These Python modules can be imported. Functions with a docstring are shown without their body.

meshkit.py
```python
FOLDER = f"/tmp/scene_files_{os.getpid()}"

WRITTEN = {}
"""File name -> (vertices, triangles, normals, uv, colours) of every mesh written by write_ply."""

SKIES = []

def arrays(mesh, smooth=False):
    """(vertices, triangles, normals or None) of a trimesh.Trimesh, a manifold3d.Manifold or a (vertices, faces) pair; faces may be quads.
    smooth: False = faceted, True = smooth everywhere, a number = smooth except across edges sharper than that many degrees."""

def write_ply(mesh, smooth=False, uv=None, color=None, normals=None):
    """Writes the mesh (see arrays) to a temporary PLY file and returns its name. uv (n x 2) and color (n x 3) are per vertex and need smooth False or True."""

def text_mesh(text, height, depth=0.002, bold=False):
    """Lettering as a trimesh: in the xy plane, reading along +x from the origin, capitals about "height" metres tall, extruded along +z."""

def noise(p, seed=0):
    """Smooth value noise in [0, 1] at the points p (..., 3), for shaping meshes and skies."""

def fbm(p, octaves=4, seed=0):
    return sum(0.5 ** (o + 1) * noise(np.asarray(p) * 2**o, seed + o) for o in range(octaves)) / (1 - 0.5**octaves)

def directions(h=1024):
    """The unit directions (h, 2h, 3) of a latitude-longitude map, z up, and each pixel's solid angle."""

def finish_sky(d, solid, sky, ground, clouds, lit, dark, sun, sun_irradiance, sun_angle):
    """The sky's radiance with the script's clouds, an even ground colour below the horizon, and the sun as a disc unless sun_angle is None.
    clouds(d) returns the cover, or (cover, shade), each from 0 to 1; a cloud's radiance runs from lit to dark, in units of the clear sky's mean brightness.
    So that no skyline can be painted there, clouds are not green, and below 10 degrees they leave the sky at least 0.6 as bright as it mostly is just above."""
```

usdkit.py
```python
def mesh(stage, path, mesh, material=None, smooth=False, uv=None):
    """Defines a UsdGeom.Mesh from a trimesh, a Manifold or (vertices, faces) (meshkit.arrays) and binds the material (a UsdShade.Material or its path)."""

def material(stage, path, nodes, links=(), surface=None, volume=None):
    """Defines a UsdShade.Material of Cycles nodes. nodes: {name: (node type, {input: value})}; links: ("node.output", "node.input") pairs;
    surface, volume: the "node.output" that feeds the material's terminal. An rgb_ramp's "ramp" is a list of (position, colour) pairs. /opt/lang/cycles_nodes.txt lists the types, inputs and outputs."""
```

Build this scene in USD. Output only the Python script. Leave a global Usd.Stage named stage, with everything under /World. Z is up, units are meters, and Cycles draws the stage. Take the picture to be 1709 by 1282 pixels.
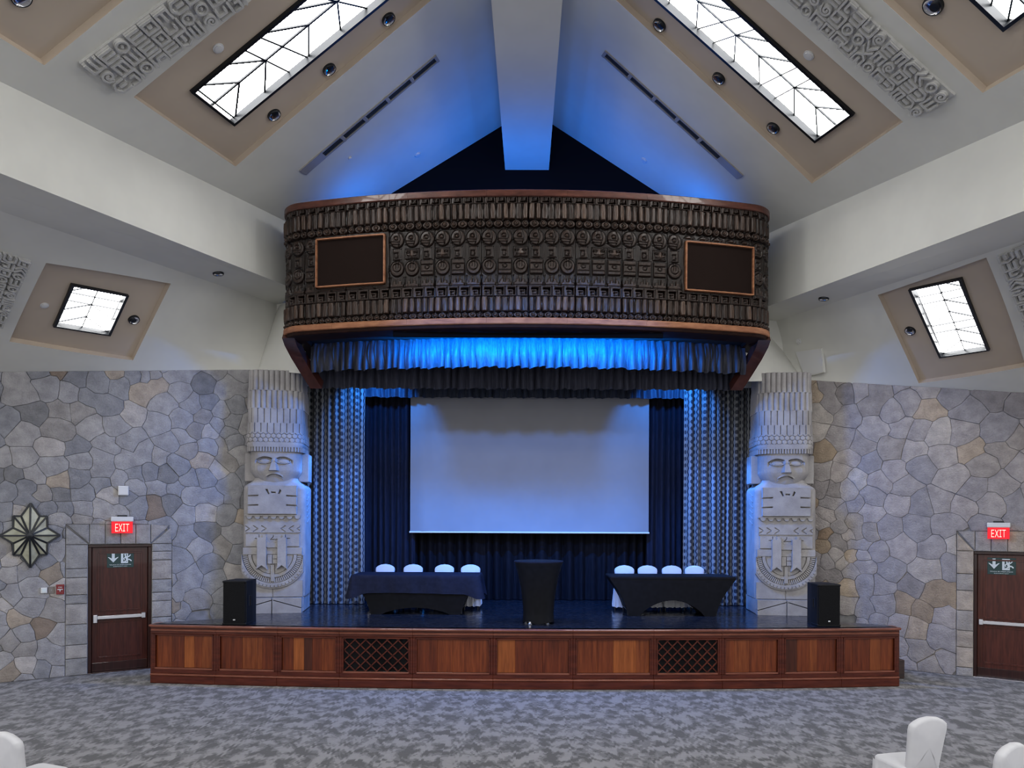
import math, numpy as np, trimesh, usdkit, meshkit
from pxr import Usd, UsdGeom, UsdLux, UsdShade, Gf, Sdf, Vt
from shapely.geometry import Polygon, LineString, Point, box, MultiPolygon
from shapely import affinity
from shapely.ops import unary_union
from scipy.spatial import Voronoi

stage = Usd.Stage.CreateInMemory()
UsdGeom.SetStageUpAxis(stage, 'Z')
UsdGeom.SetStageMetersPerUnit(stage, 1.0)
UsdGeom.Xform.Define(stage, '/World')
UsdGeom.Scope.Define(stage, '/World/Looks')

# ---------------------------------------------------------------- camera
F, CX, CY, CH, ROLL = 1150.0, 880.0, 870.0, 2.75, math.radians(0.25)
cam = UsdGeom.Camera.Define(stage, '/World/camera')
cam.AddTranslateOp().Set(Gf.Vec3d(0, 0, CH))
cam.AddRotateXYZOp().Set(Gf.Vec3f(90, 0, 0))
cam.AddRotateZOp().Set(math.degrees(ROLL))
cam.CreateHorizontalApertureAttr(36.0)
cam.CreateFocalLengthAttr(36.0 * F / 1709)
cam.CreateHorizontalApertureOffsetAttr((854.5 - CX) / 1709 * 36)
cam.CreateVerticalApertureOffsetAttr((CY - 641) / 1709 * 36)
cam.CreateClippingRangeAttr(Gf.Vec2f(0.05, 1000))
cam.CreateExposureAttr(0.15)

# ---------------------------------------------------------------- sky and large lights
def light(kind, path, loc, aim, color, power, w=1.0, h=1.0, cone=None):
    l = getattr(UsdLux, kind).Define(stage, '/World/' + path)
    d = np.array(aim, float) - np.array(loc, float); d /= np.linalg.norm(d)
    up = np.array([0, 0, 1.0]) if abs(d[2]) < .95 else np.array([0, 1.0, 0])
    x = np.cross(d, up); x /= np.linalg.norm(x); y = np.cross(x, d)
    m = np.eye(4); m[:3, 0], m[:3, 1], m[:3, 2], m[:3, 3] = x, y, -d, loc
    l.AddTransformOp().Set(Gf.Matrix4d(*m.T.ravel().tolist()))
    l.CreateColorAttr(Gf.Vec3f(*color)); l.CreateIntensityAttr(power)
    if kind == 'RectLight':
        l.CreateWidthAttr(w); l.CreateHeightAttr(h)
    elif kind in ('DiskLight', 'SphereLight'):
        l.CreateRadiusAttr(w)
    if cone:
        sh = UsdLux.ShapingAPI.Apply(l.GetPrim()); sh.CreateShapingConeAngleAttr(cone); sh.CreateShapingConeSoftnessAttr(.35)
    return l

dome = UsdLux.DomeLight.Define(stage, '/World/daylight_sky')
dome.CreateColorAttr(Gf.Vec3f(0.98, 0.98, 1.0)); dome.CreateIntensityAttr(0.43)
# daylight from the skylights of the rear half of the hall, behind the camera
for i, (x, y, z) in enumerate([(-3.2, 3.5, 9.1), (3.2, 3.5, 9.1), (-3.2, -1.0, 9.1), (3.2, -1.0, 9.1)]):
    light('RectLight', f'rear_skylight_{i:03d}', (x, y, z), (x * .2, y + .4, 0), (1.0, .99, .96), 15.0, 3.0, 1.2)
# blue stage wash: pars on top of the canopy, a batten behind its lower rim, pars behind the inner valance
BLUE = (0.0, 0.19, 1.0)
for i, x in enumerate((-3.1, -1.35, -.2, 1.35, 3.1)):
    light('DiskLight', f'canopy_uplight_{i:03d}', (x, 13.55, 8.32), (x * .93, 13.95, 12.0), BLUE, (30.0, 55.0, 45.0, 55.0, 30.0)[i], .18)
light('RectLight', 'blue_batten', (0, 11.80, 5.925), (0, 13.1, 4.9), (.0, .22, 1.0), 900.0, 4.4, .05)
for i, x in enumerate((-3.1, 3.0)):
    light('SphereLight', f'stage_par_{i:03d}', (x, 13.75, 5.66), (x * 1.04, 15.0, 4.9), (.02, .25, 1.0), 900.0, .07, cone=48.0)
    light('SphereLight', f'side_par_{i:03d}', (x * .93, 14.15, 5.5), (x * 1.45, 13.72, 2.3), (.06, .25, 1.0), 4200.0, .07, cone=21.0)
    # front-of-house spots on the hall beams
    light('SphereLight', f'house_spot_{i:03d}', (x * 1.1, 5.0, 7.7), (-x * .25, 15.0, 3.1), (.10, .30, 1.0), 800.0, .22, cone=17.0)
WINDOW_GLOW = 13.5

# ---------------------------------------------------------------- projection helpers (where things of the photograph stand)
def ray(px, py):
    dx, dy = px - CX, py - CY
    c, s = math.cos(ROLL), math.sin(ROLL)
    dx, dy = c * dx + s * dy, -s * dx + c * dy
    return np.array([dx / F, 1.0, -dy / F])
EYE = np.array([0, 0, CH])
def P(px, py, Y): return EYE + ray(px, py) * Y
def hit_z(px, py, z):
    r = ray(px, py); return EYE + r * ((z - CH) / r[2])
def hit_plane(px, py, p0, n):
    r = ray(px, py); return EYE + r * (np.dot(np.asarray(p0) - EYE, n) / np.dot(r, n))

# ---------------------------------------------------------------- prim helpers
used = {}
def numbered(parent, name):
    key = parent + '/' + name
    k = used.get(key, 0); used[key] = k + 1
    return key if k == 0 else f'{key}_{k:03d}'
def tag(prim, label=None, cat=None, group=None, kind=None):
    for k, v in (('label', label), ('category', cat), ('group', group), ('kind', kind)):
        if v: prim.SetCustomDataByKey(k, v)
class Thing:
    def __init__(s, name, label=None, cat=None, mat=None, loc=(0, 0, 0), rz=0.0, group=None, kind=None):
        s.path = numbered('/World', name)
        s.x = UsdGeom.Xform.Define(stage, s.path)
        if mat is None:
            c, q = math.cos(rz), math.sin(rz)
            mat = np.array([[c, -q, 0, loc[0]], [q, c, 0, loc[1]], [0, 0, 1, loc[2]], [0, 0, 0, 1.0]])
        s.M = np.array(mat, float)
        s.x.AddTransformOp().Set(Gf.Matrix4d(*s.M.T.ravel().tolist()))
        s.prim = s.x.GetPrim(); s.label, s.cat, s.group = label, cat, group
        tag(s.prim, label, cat, group, kind)
    def add(s, name, mesh, m, parent=None, label=None, smooth=False, world=False, wear=None, uv=None, kind=None):
        path = numbered(parent or s.path, name)
        v, f = (np.array(mesh.vertices, float), np.array(mesh.faces)) if hasattr(mesh, 'vertices') else (np.array(mesh[0], float), np.array(mesh[1]))
        if world:
            v = trimesh.transform_points(v, np.linalg.inv(s.M))
        g = usdkit.mesh(stage, path, (v, f), m, smooth=smooth, uv=uv)
        if wear is not None:
            UsdGeom.PrimvarsAPI(g).CreatePrimvar('wear', Sdf.ValueTypeNames.FloatArray, 'vertex').Set(Vt.FloatArray.FromNumpy(np.asarray(wear, np.float32)))
        tag(g.GetPrim(), label, kind=kind)
        return path
    def copy(s, label=None, mat=None, loc=(0, 0, 0), rz=0.0):
        t = Thing.__new__(Thing); t.path = numbered('/World', s.path.split('/')[-1].rstrip('0123456789').rstrip('_'))
        t.x = UsdGeom.Xform.Define(stage, t.path); t.prim = t.x.GetPrim()
        t.prim.GetReferences().AddInternalReference(s.path)
        if mat is None:
            c, q = math.cos(rz), math.sin(rz)
            mat = np.array([[c, -q, 0, loc[0]], [q, c, 0, loc[1]], [0, 0, 1, loc[2]], [0, 0, 0, 1.0]])
        t.M = np.array(mat, float); t.label, t.cat, t.group = label or s.label, s.cat, s.group
        t.prim.GetAttribute('xformOp:transform').Set(Gf.Matrix4d(*t.M.T.ravel().tolist()))
        tag(t.prim, t.label, t.cat, t.group); t.prim.SetInstanceable(True)
        return t
class Solo:
    """a thing that is one mesh"""
    def __init__(s, name, mesh, m, label=None, cat=None, group=None, kind=None, smooth=False, uv=None):
        s.path = numbered('/World', name)
        v, f = (np.array(mesh.vertices, float), np.array(mesh.faces)) if hasattr(mesh, 'vertices') else (np.array(mesh[0], float), np.array(mesh[1]))
        o = np.array([(v[:, 0].min() + v[:, 0].max()) / 2, (v[:, 1].min() + v[:, 1].max()) / 2, v[:, 2].min()])
        g = usdkit.mesh(stage, s.path, (v - o, f), m, smooth=smooth, uv=uv)
        g.AddTranslateOp().Set(Gf.Vec3d(*o.tolist()))
        tag(g.GetPrim(), label, cat, group, kind); s.prim = g.GetPrim()

# ---------------------------------------------------------------- mesh helpers
cat_ = trimesh.util.concatenate
def cbox(size, center=(0, 0, 0), c=0.006):
    h = np.array(size, float) / 2; c = min(c, h.min() * .6)
    pts = []
    for sx in (-1, 1):
        for sy in (-1, 1):
            for sz in (-1, 1):
                s = np.array([sx, sy, sz])
                for k in range(3):
                    q = h - c; q[k] = h[k]; pts.append(s * q)
    m = trimesh.Trimesh(np.array(pts)).convex_hull
    m.apply_translation(center); return m
def bx(x0, x1, y0, y1, z0, z1, c=0.006):
    return cbox((x1 - x0, y1 - y0, z1 - z0), ((x0 + x1) / 2, (y0 + y1) / 2, (z0 + z1) / 2), c)
def rod(a, b, r, n=10):
    return trimesh.creation.cylinder(r, segment=[a, b], sections=n)
def bar(a, b, w, h, up=(0, -1, 0), c=.002):
    """box beam from a to b, w across, h along 'up'"""
    a, b = np.array(a, float), np.array(b, float); d = b - a; L = np.linalg.norm(d); d /= L
    u = np.array(up, float); u -= d * np.dot(u, d); u /= np.linalg.norm(u); s = np.cross(d, u)
    m = cbox((L, w, h), c=c); M = np.eye(4); M[:3, 0], M[:3, 1], M[:3, 2], M[:3, 3] = d, s, u, (a + b) / 2
    m.apply_transform(M); return m
def polys(g):
    if g.is_empty: return []
    return [p for p in getattr(g, 'geoms', [g]) if p.geom_type == 'Polygon' and p.area > 1e-7]
def ext(g, h):
    return cat_([trimesh.creation.extrude_polygon(p, h, engine='earcut') for p in polys(g)])
def front(m, y=0.0):
    """an extrusion made in xy along z turned to stand upright: its z points to -y (towards the viewer)"""
    m = m.copy(); v = m.vertices.copy(); m.vertices = np.c_[v[:, 0], y - v[:, 2], v[:, 1]]; return m
def grid_faces(nr, nc, wrap=False):
    i, j = np.meshgrid(np.arange(nr - 1), np.arange(nc if wrap else nc - 1), indexing='ij')
    a = (i * nc + j).ravel(); b = (i * nc + (j + 1) % nc).ravel(); c = ((i + 1) * nc + (j + 1) % nc).ravel(); d = ((i + 1) * nc + j).ravel()
    return np.vstack([np.c_[a, b, c], np.c_[a, c, d]])
def sheet(Pts):
    """(rows, cols, 3) -> mesh"""
    nr, nc = Pts.shape[:2]; return (Pts.reshape(-1, 3), grid_faces(nr, nc))
def loft(rings, cap0=True, cap1=True):
    """closed rings (k, n, 3)"""
    rings = np.asarray(rings, float); k, n = rings.shape[:2]
    v = rings.reshape(-1, 3); f = [grid_faces(k, n, True)]
    if cap0:
        f.append(np.c_[np.full(n, len(v)), (np.arange(n) + 1) % n, np.arange(n)]); v = np.vstack([v, rings[0].mean(0)])
    if cap1:
        b = (k - 1) * n
        f.append(np.c_[np.full(n, len(v)), b + np.arange(n), b + (np.arange(n) + 1) % n]); v = np.vstack([v, rings[-1].mean(0)])
    m = trimesh.Trimesh(v, np.vstack(f), process=False)
    return m
def ring_of(poly, n, start=None):
    """n points at even spacing along a polygon's outline, counter-clockwise"""
    e = poly.exterior if poly.exterior.is_ccw else LineString(list(poly.exterior.coords)[::-1])
    L = e.length
    return np.array([e.interpolate(L * i / n).coords[0] for i in range(n)])
def inset_pts(p, d):
    t = np.roll(p, -1, 0) - np.roll(p, 1, 0); t /= np.linalg.norm(t, axis=1, keepdims=True) + 1e-12
    return p + np.c_[-t[:, 1], t[:, 0]] * d
def pillow(poly, th, bev, n=48, bulge=0.0):
    """upright cushion-like solid: outline in xz, thickness along y, edges rounded by bev"""
    p = ring_of(poly, n); R = []
    for q in np.linspace(0, math.pi / 2, 4):
        ip = inset_pts(p, bev * (1 - math.sin(q))); R.append(np.c_[ip[:, 0], np.full(n, -th / 2 + bev * (1 - math.cos(q)) - bev * (1 - math.cos(q)) * 0 - 0), ip[:, 1]])
    R = []
    for s in (-1, 1):
        qs = np.linspace(0, math.pi / 2, 4)
        for q in (qs if s < 0 else qs[::-1]):
            ip = inset_pts(p, bev * (1 - math.sin(q))); y = s * (th / 2 - bev + bev * math.cos(q))
            R.append(np.c_[ip[:, 0], np.full(n, y), ip[:, 1]])
    c0 = R[0].mean(0); inner0 = R[0] * .55 + c0 * .45; inner0[:, 1] -= bulge
    c1 = R[-1].mean(0); inner1 = R[-1] * .55 + c1 * .45; inner1[:, 1] += bulge
    m = loft([inner0] + R + [inner1]); m.fix_normals(); return m
def rrect(w, h, r, cx=0, cy=0):
    r = min(r, w / 2 - 1e-4, h / 2 - 1e-4)
    return box(cx - w / 2 + r, cy - h / 2 + r, cx + w / 2 - r, cy + h / 2 - r).buffer(r, 6)
def lathe(prof, n=32):
    a = np.linspace(0, 2 * math.pi, n, endpoint=False)
    return loft([np.c_[r * np.cos(a), r * np.sin(a), np.full(n, z)] for r, z in prof])
def smoothstep(a, b, x):
    t = np.clip((x - a) / (b - a), 0, 1); return t * t * (3 - 2 * t)

class Patch:
    """bilinear surface a-b-c-d (u runs a->b, v runs a->d), with an offset along its normal into the room"""
    def __init__(s, a, b, c, d, flip=False):
        s.a, s.b, s.c, s.d = (np.array(q, float) for q in (a, b, c, d))
        s.Lu = (np.linalg.norm(s.b - s.a) + np.linalg.norm(s.c - s.d)) / 2
        s.Lv = (np.linalg.norm(s.d - s.a) + np.linalg.norm(s.c - s.b)) / 2
        s.sg = -1.0 if flip else 1.0
    def map(s, q, off=0.0):
        q = np.atleast_2d(np.asarray(q, float)); u, v = q[:, :1] / s.Lu, q[:, 1:2] / s.Lv
        p = s.a * (1 - u) * (1 - v) + s.b * u * (1 - v) + s.c * u * v + s.d * (1 - u) * v
        du = (s.b - s.a) * (1 - v) + (s.c - s.d) * v; dv = (s.d - s.a) * (1 - u) + (s.c - s.b) * u
        n = np.cross(du, dv); n /= np.linalg.norm(n, axis=1, keepdims=True)
        return p + n * s.sg * np.reshape(off, (-1, 1))
    def inv(s, px, py, off=0.0):
        r = ray(px, py); x = np.array([.5 * s.Lu, .5 * s.Lv, 10.0])
        for _ in range(40):
            g = lambda x: (s.map(x[:2], off)[0] - EYE - r * x[2])
            g0 = g(x); J = np.array([(g(x + e) - g0) / 1e-4 for e in np.eye(3) * 1e-4]).T
            x = x - np.linalg.solve(J, g0)
        return x[:2]
    def poly(s, pix, off=0.0): return Polygon([s.inv(*p, off) for p in pix])
    def frame(s, q, off=0.0, xdir=None):
        """matrix at uv q: z into the room, x along u (or towards the uv direction xdir)"""
        p = s.map(q, off)[0]; e = np.array(xdir if xdir is not None else (1.0, 0)); e = e / np.linalg.norm(e) * .01
        x = s.map(np.asarray(q) + e, off)[0] - p; x /= np.linalg.norm(x)
        z = s.map(q, off + .01)[0] - p; z /= np.linalg.norm(z); z -= x * np.dot(x, z); z /= np.linalg.norm(z)
        M = np.eye(4); M[:3, 0], M[:3, 1], M[:3, 2], M[:3, 3] = x, np.cross(z, x), z, p
        return M
    def surface(s, poly, off=0.0, cell=.3):
        """the face of a large area, cut along u and v lines so that it follows the twist"""
        parts = []
        for p in polys(poly):
            x0, y0, x1, y1 = p.bounds
            xs = np.linspace(x0, x1, max(2, int((x1 - x0) / cell) + 2)); ys = np.linspace(y0, y1, max(2, int((y1 - y0) / cell) + 2))
            for i in range(len(xs) - 1):
                for j in range(len(ys) - 1): parts += polys(p.intersection(box(xs[i], ys[j], xs[i + 1], ys[j + 1])))
        V, Fc, k = [], [], 0
        for p in parts:
            v, f = trimesh.creation.triangulate_polygon(p, engine='earcut'); V.append(v); Fc.append(f + k); k += len(v)
        v = np.vstack(V); m = trimesh.Trimesh(s.map(v, off), np.vstack(Fc), process=False); m.merge_vertices(digits_vertex=5)
        return m
    def rim(s, poly, o0, o1, cell=.25):
        R = []
        for p in polys(poly):
            q = p.exterior.segmentize(cell); q = np.array(q.coords)
            R.append(trimesh.Trimesh(*sheet(np.stack([s.map(q, o0), s.map(q, o1)])), process=False))
        return cat_(R)
    def slab(s, poly, o0, o1, cell=None):
        """solid over a uv polygon between two offsets; cell cuts it along u and v lines so that it follows a twist"""
        parts = []
        for p in polys(poly):
            if cell:
                x0, y0, x1, y1 = p.bounds
                xs = np.linspace(x0, x1, max(2, int((x1 - x0) / cell) + 2)); ys = np.linspace(y0, y1, max(2, int((y1 - y0) / cell) + 2))
                for i in range(len(xs) - 1):
                    for j in range(len(ys) - 1):
                        parts += polys(p.intersection(box(xs[i], ys[j], xs[i + 1], ys[j + 1])))
            else: parts.append(p)
        m = cat_([trimesh.creation.extrude_polygon(p, 1.0, engine='earcut') for p in parts])
        v = np.array(m.vertices)
        m = trimesh.Trimesh(s.map(v[:, :2], o0 + (o1 - o0) * v[:, 2]), m.faces, process=False)
        if np.linalg.det(np.array([s.b - s.a, s.d - s.a, np.cross(s.b - s.a, s.d - s.a)])) * s.sg * (o1 - o0) < 0: m.invert()
        return m

# ---------------------------------------------------------------- materials
def mat(name, base, rough=.6, c2=None, scale=6.0, stretch=(1, 1, 1), ramp=(.35, .65), bump=0.0, bscale=None, spec=.5, metal=0.0, detail=4, coord='object', extra=None, sheen=0.0, bdist=.01, coat=0.0):
    N = {'p': ('principled_bsdf', {'base_color': base, 'roughness': rough, 'specular_ior_level': spec, 'metallic': metal, 'sheen_weight': sheen, 'coat_weight': coat})}
    L = []
    if c2 is not None or bump:
        N['tc'] = ('texture_coordinate', {}) if coord == 'object' else ('geometry', {})
        N['mp'] = ('mapping', {'scale': stretch})
        L.append(('tc.object' if coord == 'object' else 'tc.position', 'mp.vector'))
        N['n'] = ('noise_texture', {'scale': scale, 'detail': detail, 'roughness': .6}); L.append(('mp.vector', 'n.vector'))
    if c2 is not None:
        N['r'] = ('rgb_ramp', {'ramp': [(ramp[0], base), (ramp[1], c2)]}); L += [('n.fac', 'r.fac'), ('r.color', 'p.base_color')]
    if bump:
        N['bn'] = ('noise_texture', {'scale': bscale or scale * 4, 'detail': 5, 'roughness': .65}); L.append(('mp.vector', 'bn.vector'))
        N['b'] = ('bump', {'strength': bump, 'distance': bdist}); L += [('bn.fac', 'b.height'), ('b.normal', 'p.normal')]
    return usdkit.material(stage, '/World/Looks/' + name, N, L, surface='p.BSDF')
def glow(name, color, strength):
    return usdkit.material(stage, '/World/Looks/' + name, {'e': ('emission', {'color': color, 'strength': strength})}, surface='e.emission')
# ---------------------------------------------------------------- materials in use
M_white = mat('white_plaster', (.70, .695, .64), .8, (.655, .65, .60), 1.2, bump=.06, bscale=40)
M_beige = mat('beige_plaster', (.55, .46, .365), .8, (.51, .425, .335), 1.0, bump=.06, bscale=40)
M_relief = mat('relief_plaster', (.55, .545, .525), .75, (.47, .465, .445), 9, bump=.12, bscale=60)
M_navy = mat('dark_wall_paint', (.0035, .0035, .005), .9, spec=.1)
M_black = mat('black_masking', (.006, .006, .008), .9)
M_frame = mat('bronze_metal', (.012, .014, .018), .35, metal=.3)
M_chrome = mat('chrome', (.75, .75, .77), .12, metal=1.0)
M_steel = mat('brushed_steel', (.62, .62, .64), .35, metal=.9)
M_whitepl = mat('white_plastic', (.66, .66, .66), .45)
M_lamp = mat('lamp_glass', (.55, .55, .55), .2)
M_mortar = mat('mortar', (.27, .265, .27), .95, (.17, .166, .17), 5, bump=.3, bscale=40)
M_pane = usdkit.material(stage, '/World/Looks/skylight_glass', {
    'tc': ('geometry', {}), 'n': ('noise_texture', {'scale': 1.6, 'detail': 5, 'roughness': .6}),
    'r': ('rgb_ramp', {'ramp': [(.3, (.88, .885, .88)), (.7, (1, .995, .97))]}),
    'e': ('emission', {'strength': WINDOW_GLOW}), 'g': ('glossy_bsdf', {'color': (.04, .04, .04), 'roughness': .1}), 'a': ('add_closure', {})},
    [('tc.position', 'n.vector'), ('n.fac', 'r.fac'), ('r.color', 'e.color'), ('e.emission', 'a.closure1'), ('g.BSDF', 'a.closure2')], surface='a.closure')

# ---------------------------------------------------------------- floor
HS = 0.98                                   # stage height
def carpet():
    N = {'g': ('geometry', {}), 'm': ('mapping', {'scale': (5.3, 5.3, 1), 'rotation': (0, 0, .0)}),
         'sx': ('separate_xyz', {}), 'qx': ('math', {'math_type': 'snap', 'value2': .16}), 'j': ('white_noise_texture', {'dimensions': '1D'}),
         'js': ('math', {'math_type': 'multiply_add', 'value2': .55, 'value3': 0}), 'ya': ('math', {'math_type': 'add'}),
         'c': ('combine_xyz', {}), 'n': ('noise_texture', {'scale': 1.0, 'detail': 2.2, 'roughness': .55, 'distortion': .35}),
         'r': ('rgb_ramp', {'ramp': [(.0, (.078, .077, .081)), (.43, (.080, .079, .083)), (.445, (.128, .126, .132)), (.525, (.150, .147, .153)), (.54, (.215, .211, .217)), (.65, (.24, .235, .242)), (1, (.25, .245, .252))]}),
         'f': ('noise_texture', {'scale': 260, 'detail': 2}), 'mx': ('mix', {'mix_type': 'overlay', 'fac': .35}),
         'w': ('wave_texture', {'wave_type': 'bands', 'bands_direction': 'y', 'scale': 26, 'distortion': 1.0}), 'mw': ('mix', {'mix_type': 'overlay', 'fac': .18}),
         'b': ('bump', {'strength': .35, 'distance': .006}), 'p': ('principled_bsdf', {'roughness': .95, 'specular_ior_level': .1, 'sheen_weight': .15})}
    L = [('g.position', 'm.vector'), ('m.vector', 'sx.vector'), ('sx.x', 'qx.value1'), ('qx.value', 'j.w'), ('j.value', 'js.value1'), ('js.value', 'ya.value1'), ('sx.y', 'ya.value2'),
         ('sx.x', 'c.x'), ('ya.value', 'c.y'), ('c.vector', 'n.vector'), ('n.fac', 'r.fac'), ('g.position', 'f.vector'), ('r.color', 'mx.color1'), ('f.color', 'mx.color2'),
         ('g.position', 'w.vector'), ('mx.color', 'mw.color1'), ('w.color', 'mw.color2'), ('mw.color', 'p.base_color'), ('f.fac', 'b.height'), ('b.normal', 'p.normal')]
    return usdkit.material(stage, '/World/Looks/carpet', N, L, surface='p.BSDF')
M_carpet = carpet()
fl = Solo('floor', bx(-18, 18, -16, 16.5, -.2, 0, .001), M_carpet, kind='structure')

# ---------------------------------------------------------------- wall lines from their feet
def wall_frame(pa, pb):
    a, b = hit_z(*pa, 0), hit_z(*pb, 0); e = b - a; e /= np.linalg.norm(e)
    M = np.eye(4); M[:3, 0] = e; M[:3, 1] = np.cross([0, 0, 1.0], e); M[:3, 3] = a
    return M                                # local x along the wall, -y into the room, z up
WL = wall_frame((0, 1139.5), (145, 1125.6))
WR = wall_frame((1511, 1117.8), (1709, 1139))
def on_wall(W, px, py, depth=0.0):
    p = hit_plane(px, py, W[:3, 3] - W[:3, 1] * depth, W[:3, 1]); q = np.linalg.inv(W) @ np.append(p, 1); return q[0], q[2]
def w2(W, s, z, d=0.0): return (W @ np.array([s, -d, z, 1.0]))[:3]

# ---------------------------------------------------------------- roof
GY = 14.4                                   # gable wall above the stage
gl1, gl2 = P(833, 213, GY), P(650, 325, GY); gr1, gr2 = P(921, 215, GY), P(1105, 330, GY)
nL = np.array([-(gl1 - gl2)[2], 0, (gl1 - gl2)[0]]); nR = np.array([-(gr2 - gr1)[2], 0, (gr2 - gr1)[0]])
eLf, eLn = hit_plane(468, 365, gl1, nL), hit_plane(0, 136, gl1, nL)        # eave: roof meets the upright face
eRf, eRn = hit_plane(1277, 392, gr1, nR), hit_plane(1709, 201, gr1, nR)
RZ = gl1[2] - gl1[0] * (gl1 - gl2)[2] / (gl1 - gl2)[0]                        # ridge height
def along(a, b, t): return a + (b - a) * t
FAR, NEAR = -.35, 2.4
def face(eF, eN, pF, pN):                     # the upright face below an eave: foot points under the eave line
    n = np.cross(eN - eF, [0, 0, 1.0]); return hit_plane(*pF, eF, n), hit_plane(*pN, eF, n)
bLf, bLn = face(eLf, eLn, (468, 473), (0, 289)); bRf, bRn = face(eRf, eRn, (1277, 513), (1709, 352))
def at_height(px, py, z): return hit_z(px, py, z)
sLf, sLn = at_height(465, 509, bLf[2]), at_height(0, 352, bLn[2]); sRf, sRn = at_height(1277, 542, bRf[2]), at_height(1709, 402, bRn[2])
iW = lambda W, px, py: hit_plane(px, py, W[:3, 3], W[:3, 1])
tLf, tLn = iW(WL, 430, 618), iW(WL, 0, 622); tRf, tRn = iW(WR, 1340, 635), iW(WR, 1709, 657)
ridge_n = np.array([0, -4.0, RZ]); ridge_f = np.array([0, GY, RZ])
def roof_patch(eF, eN, left):
    far = along(eF, eN, (GY - eF[1]) / (eN[1] - eF[1])); near = along(eF, eN, (-4.0 - eF[1]) / (eN[1] - eF[1]))
    a, b = (near, far); c, d = ridge_f, ridge_n
    return Patch(a, b, c, d, flip=left is False)
RL, RR = roof_patch(eLf, eLn, True), roof_patch(eRf, eRn, False)
AL = Patch(along(tLf, tLn, 0), along(tLf, tLn, 2.0), along(sLf, sLn, 2.0), along(sLf, sLn, 0))
AR = Patch(along(tRf, tRn, 0), along(tRf, tRn, 2.0), along(sRf, sRn, 2.0), along(sRf, sRn, 0), flip=True)
for p_ in (RL, RR, AL, AR):                  # offsets run into the room (downwards)
    q = np.array([[p_.Lu / 2, p_.Lv / 2]])
    if (p_.map(q, .1) - p_.map(q, 0))[0, 2] > 0: p_.sg *= -1

def stretch(pts, k):
    """quad given as lower-left, lower-right, upper-right, upper-left in uv: moves the upper two outwards by k metres"""
    a, b, c, d = (np.array(q) for q in pts)
    return Polygon([a, b, c + (c - b) / np.linalg.norm(c - b) * k, d + (d - a) / np.linalg.norm(d - a) * k])
inv4 = lambda pt, *pix: [pt.inv(*q) for q in pix]
REC = .09
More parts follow.
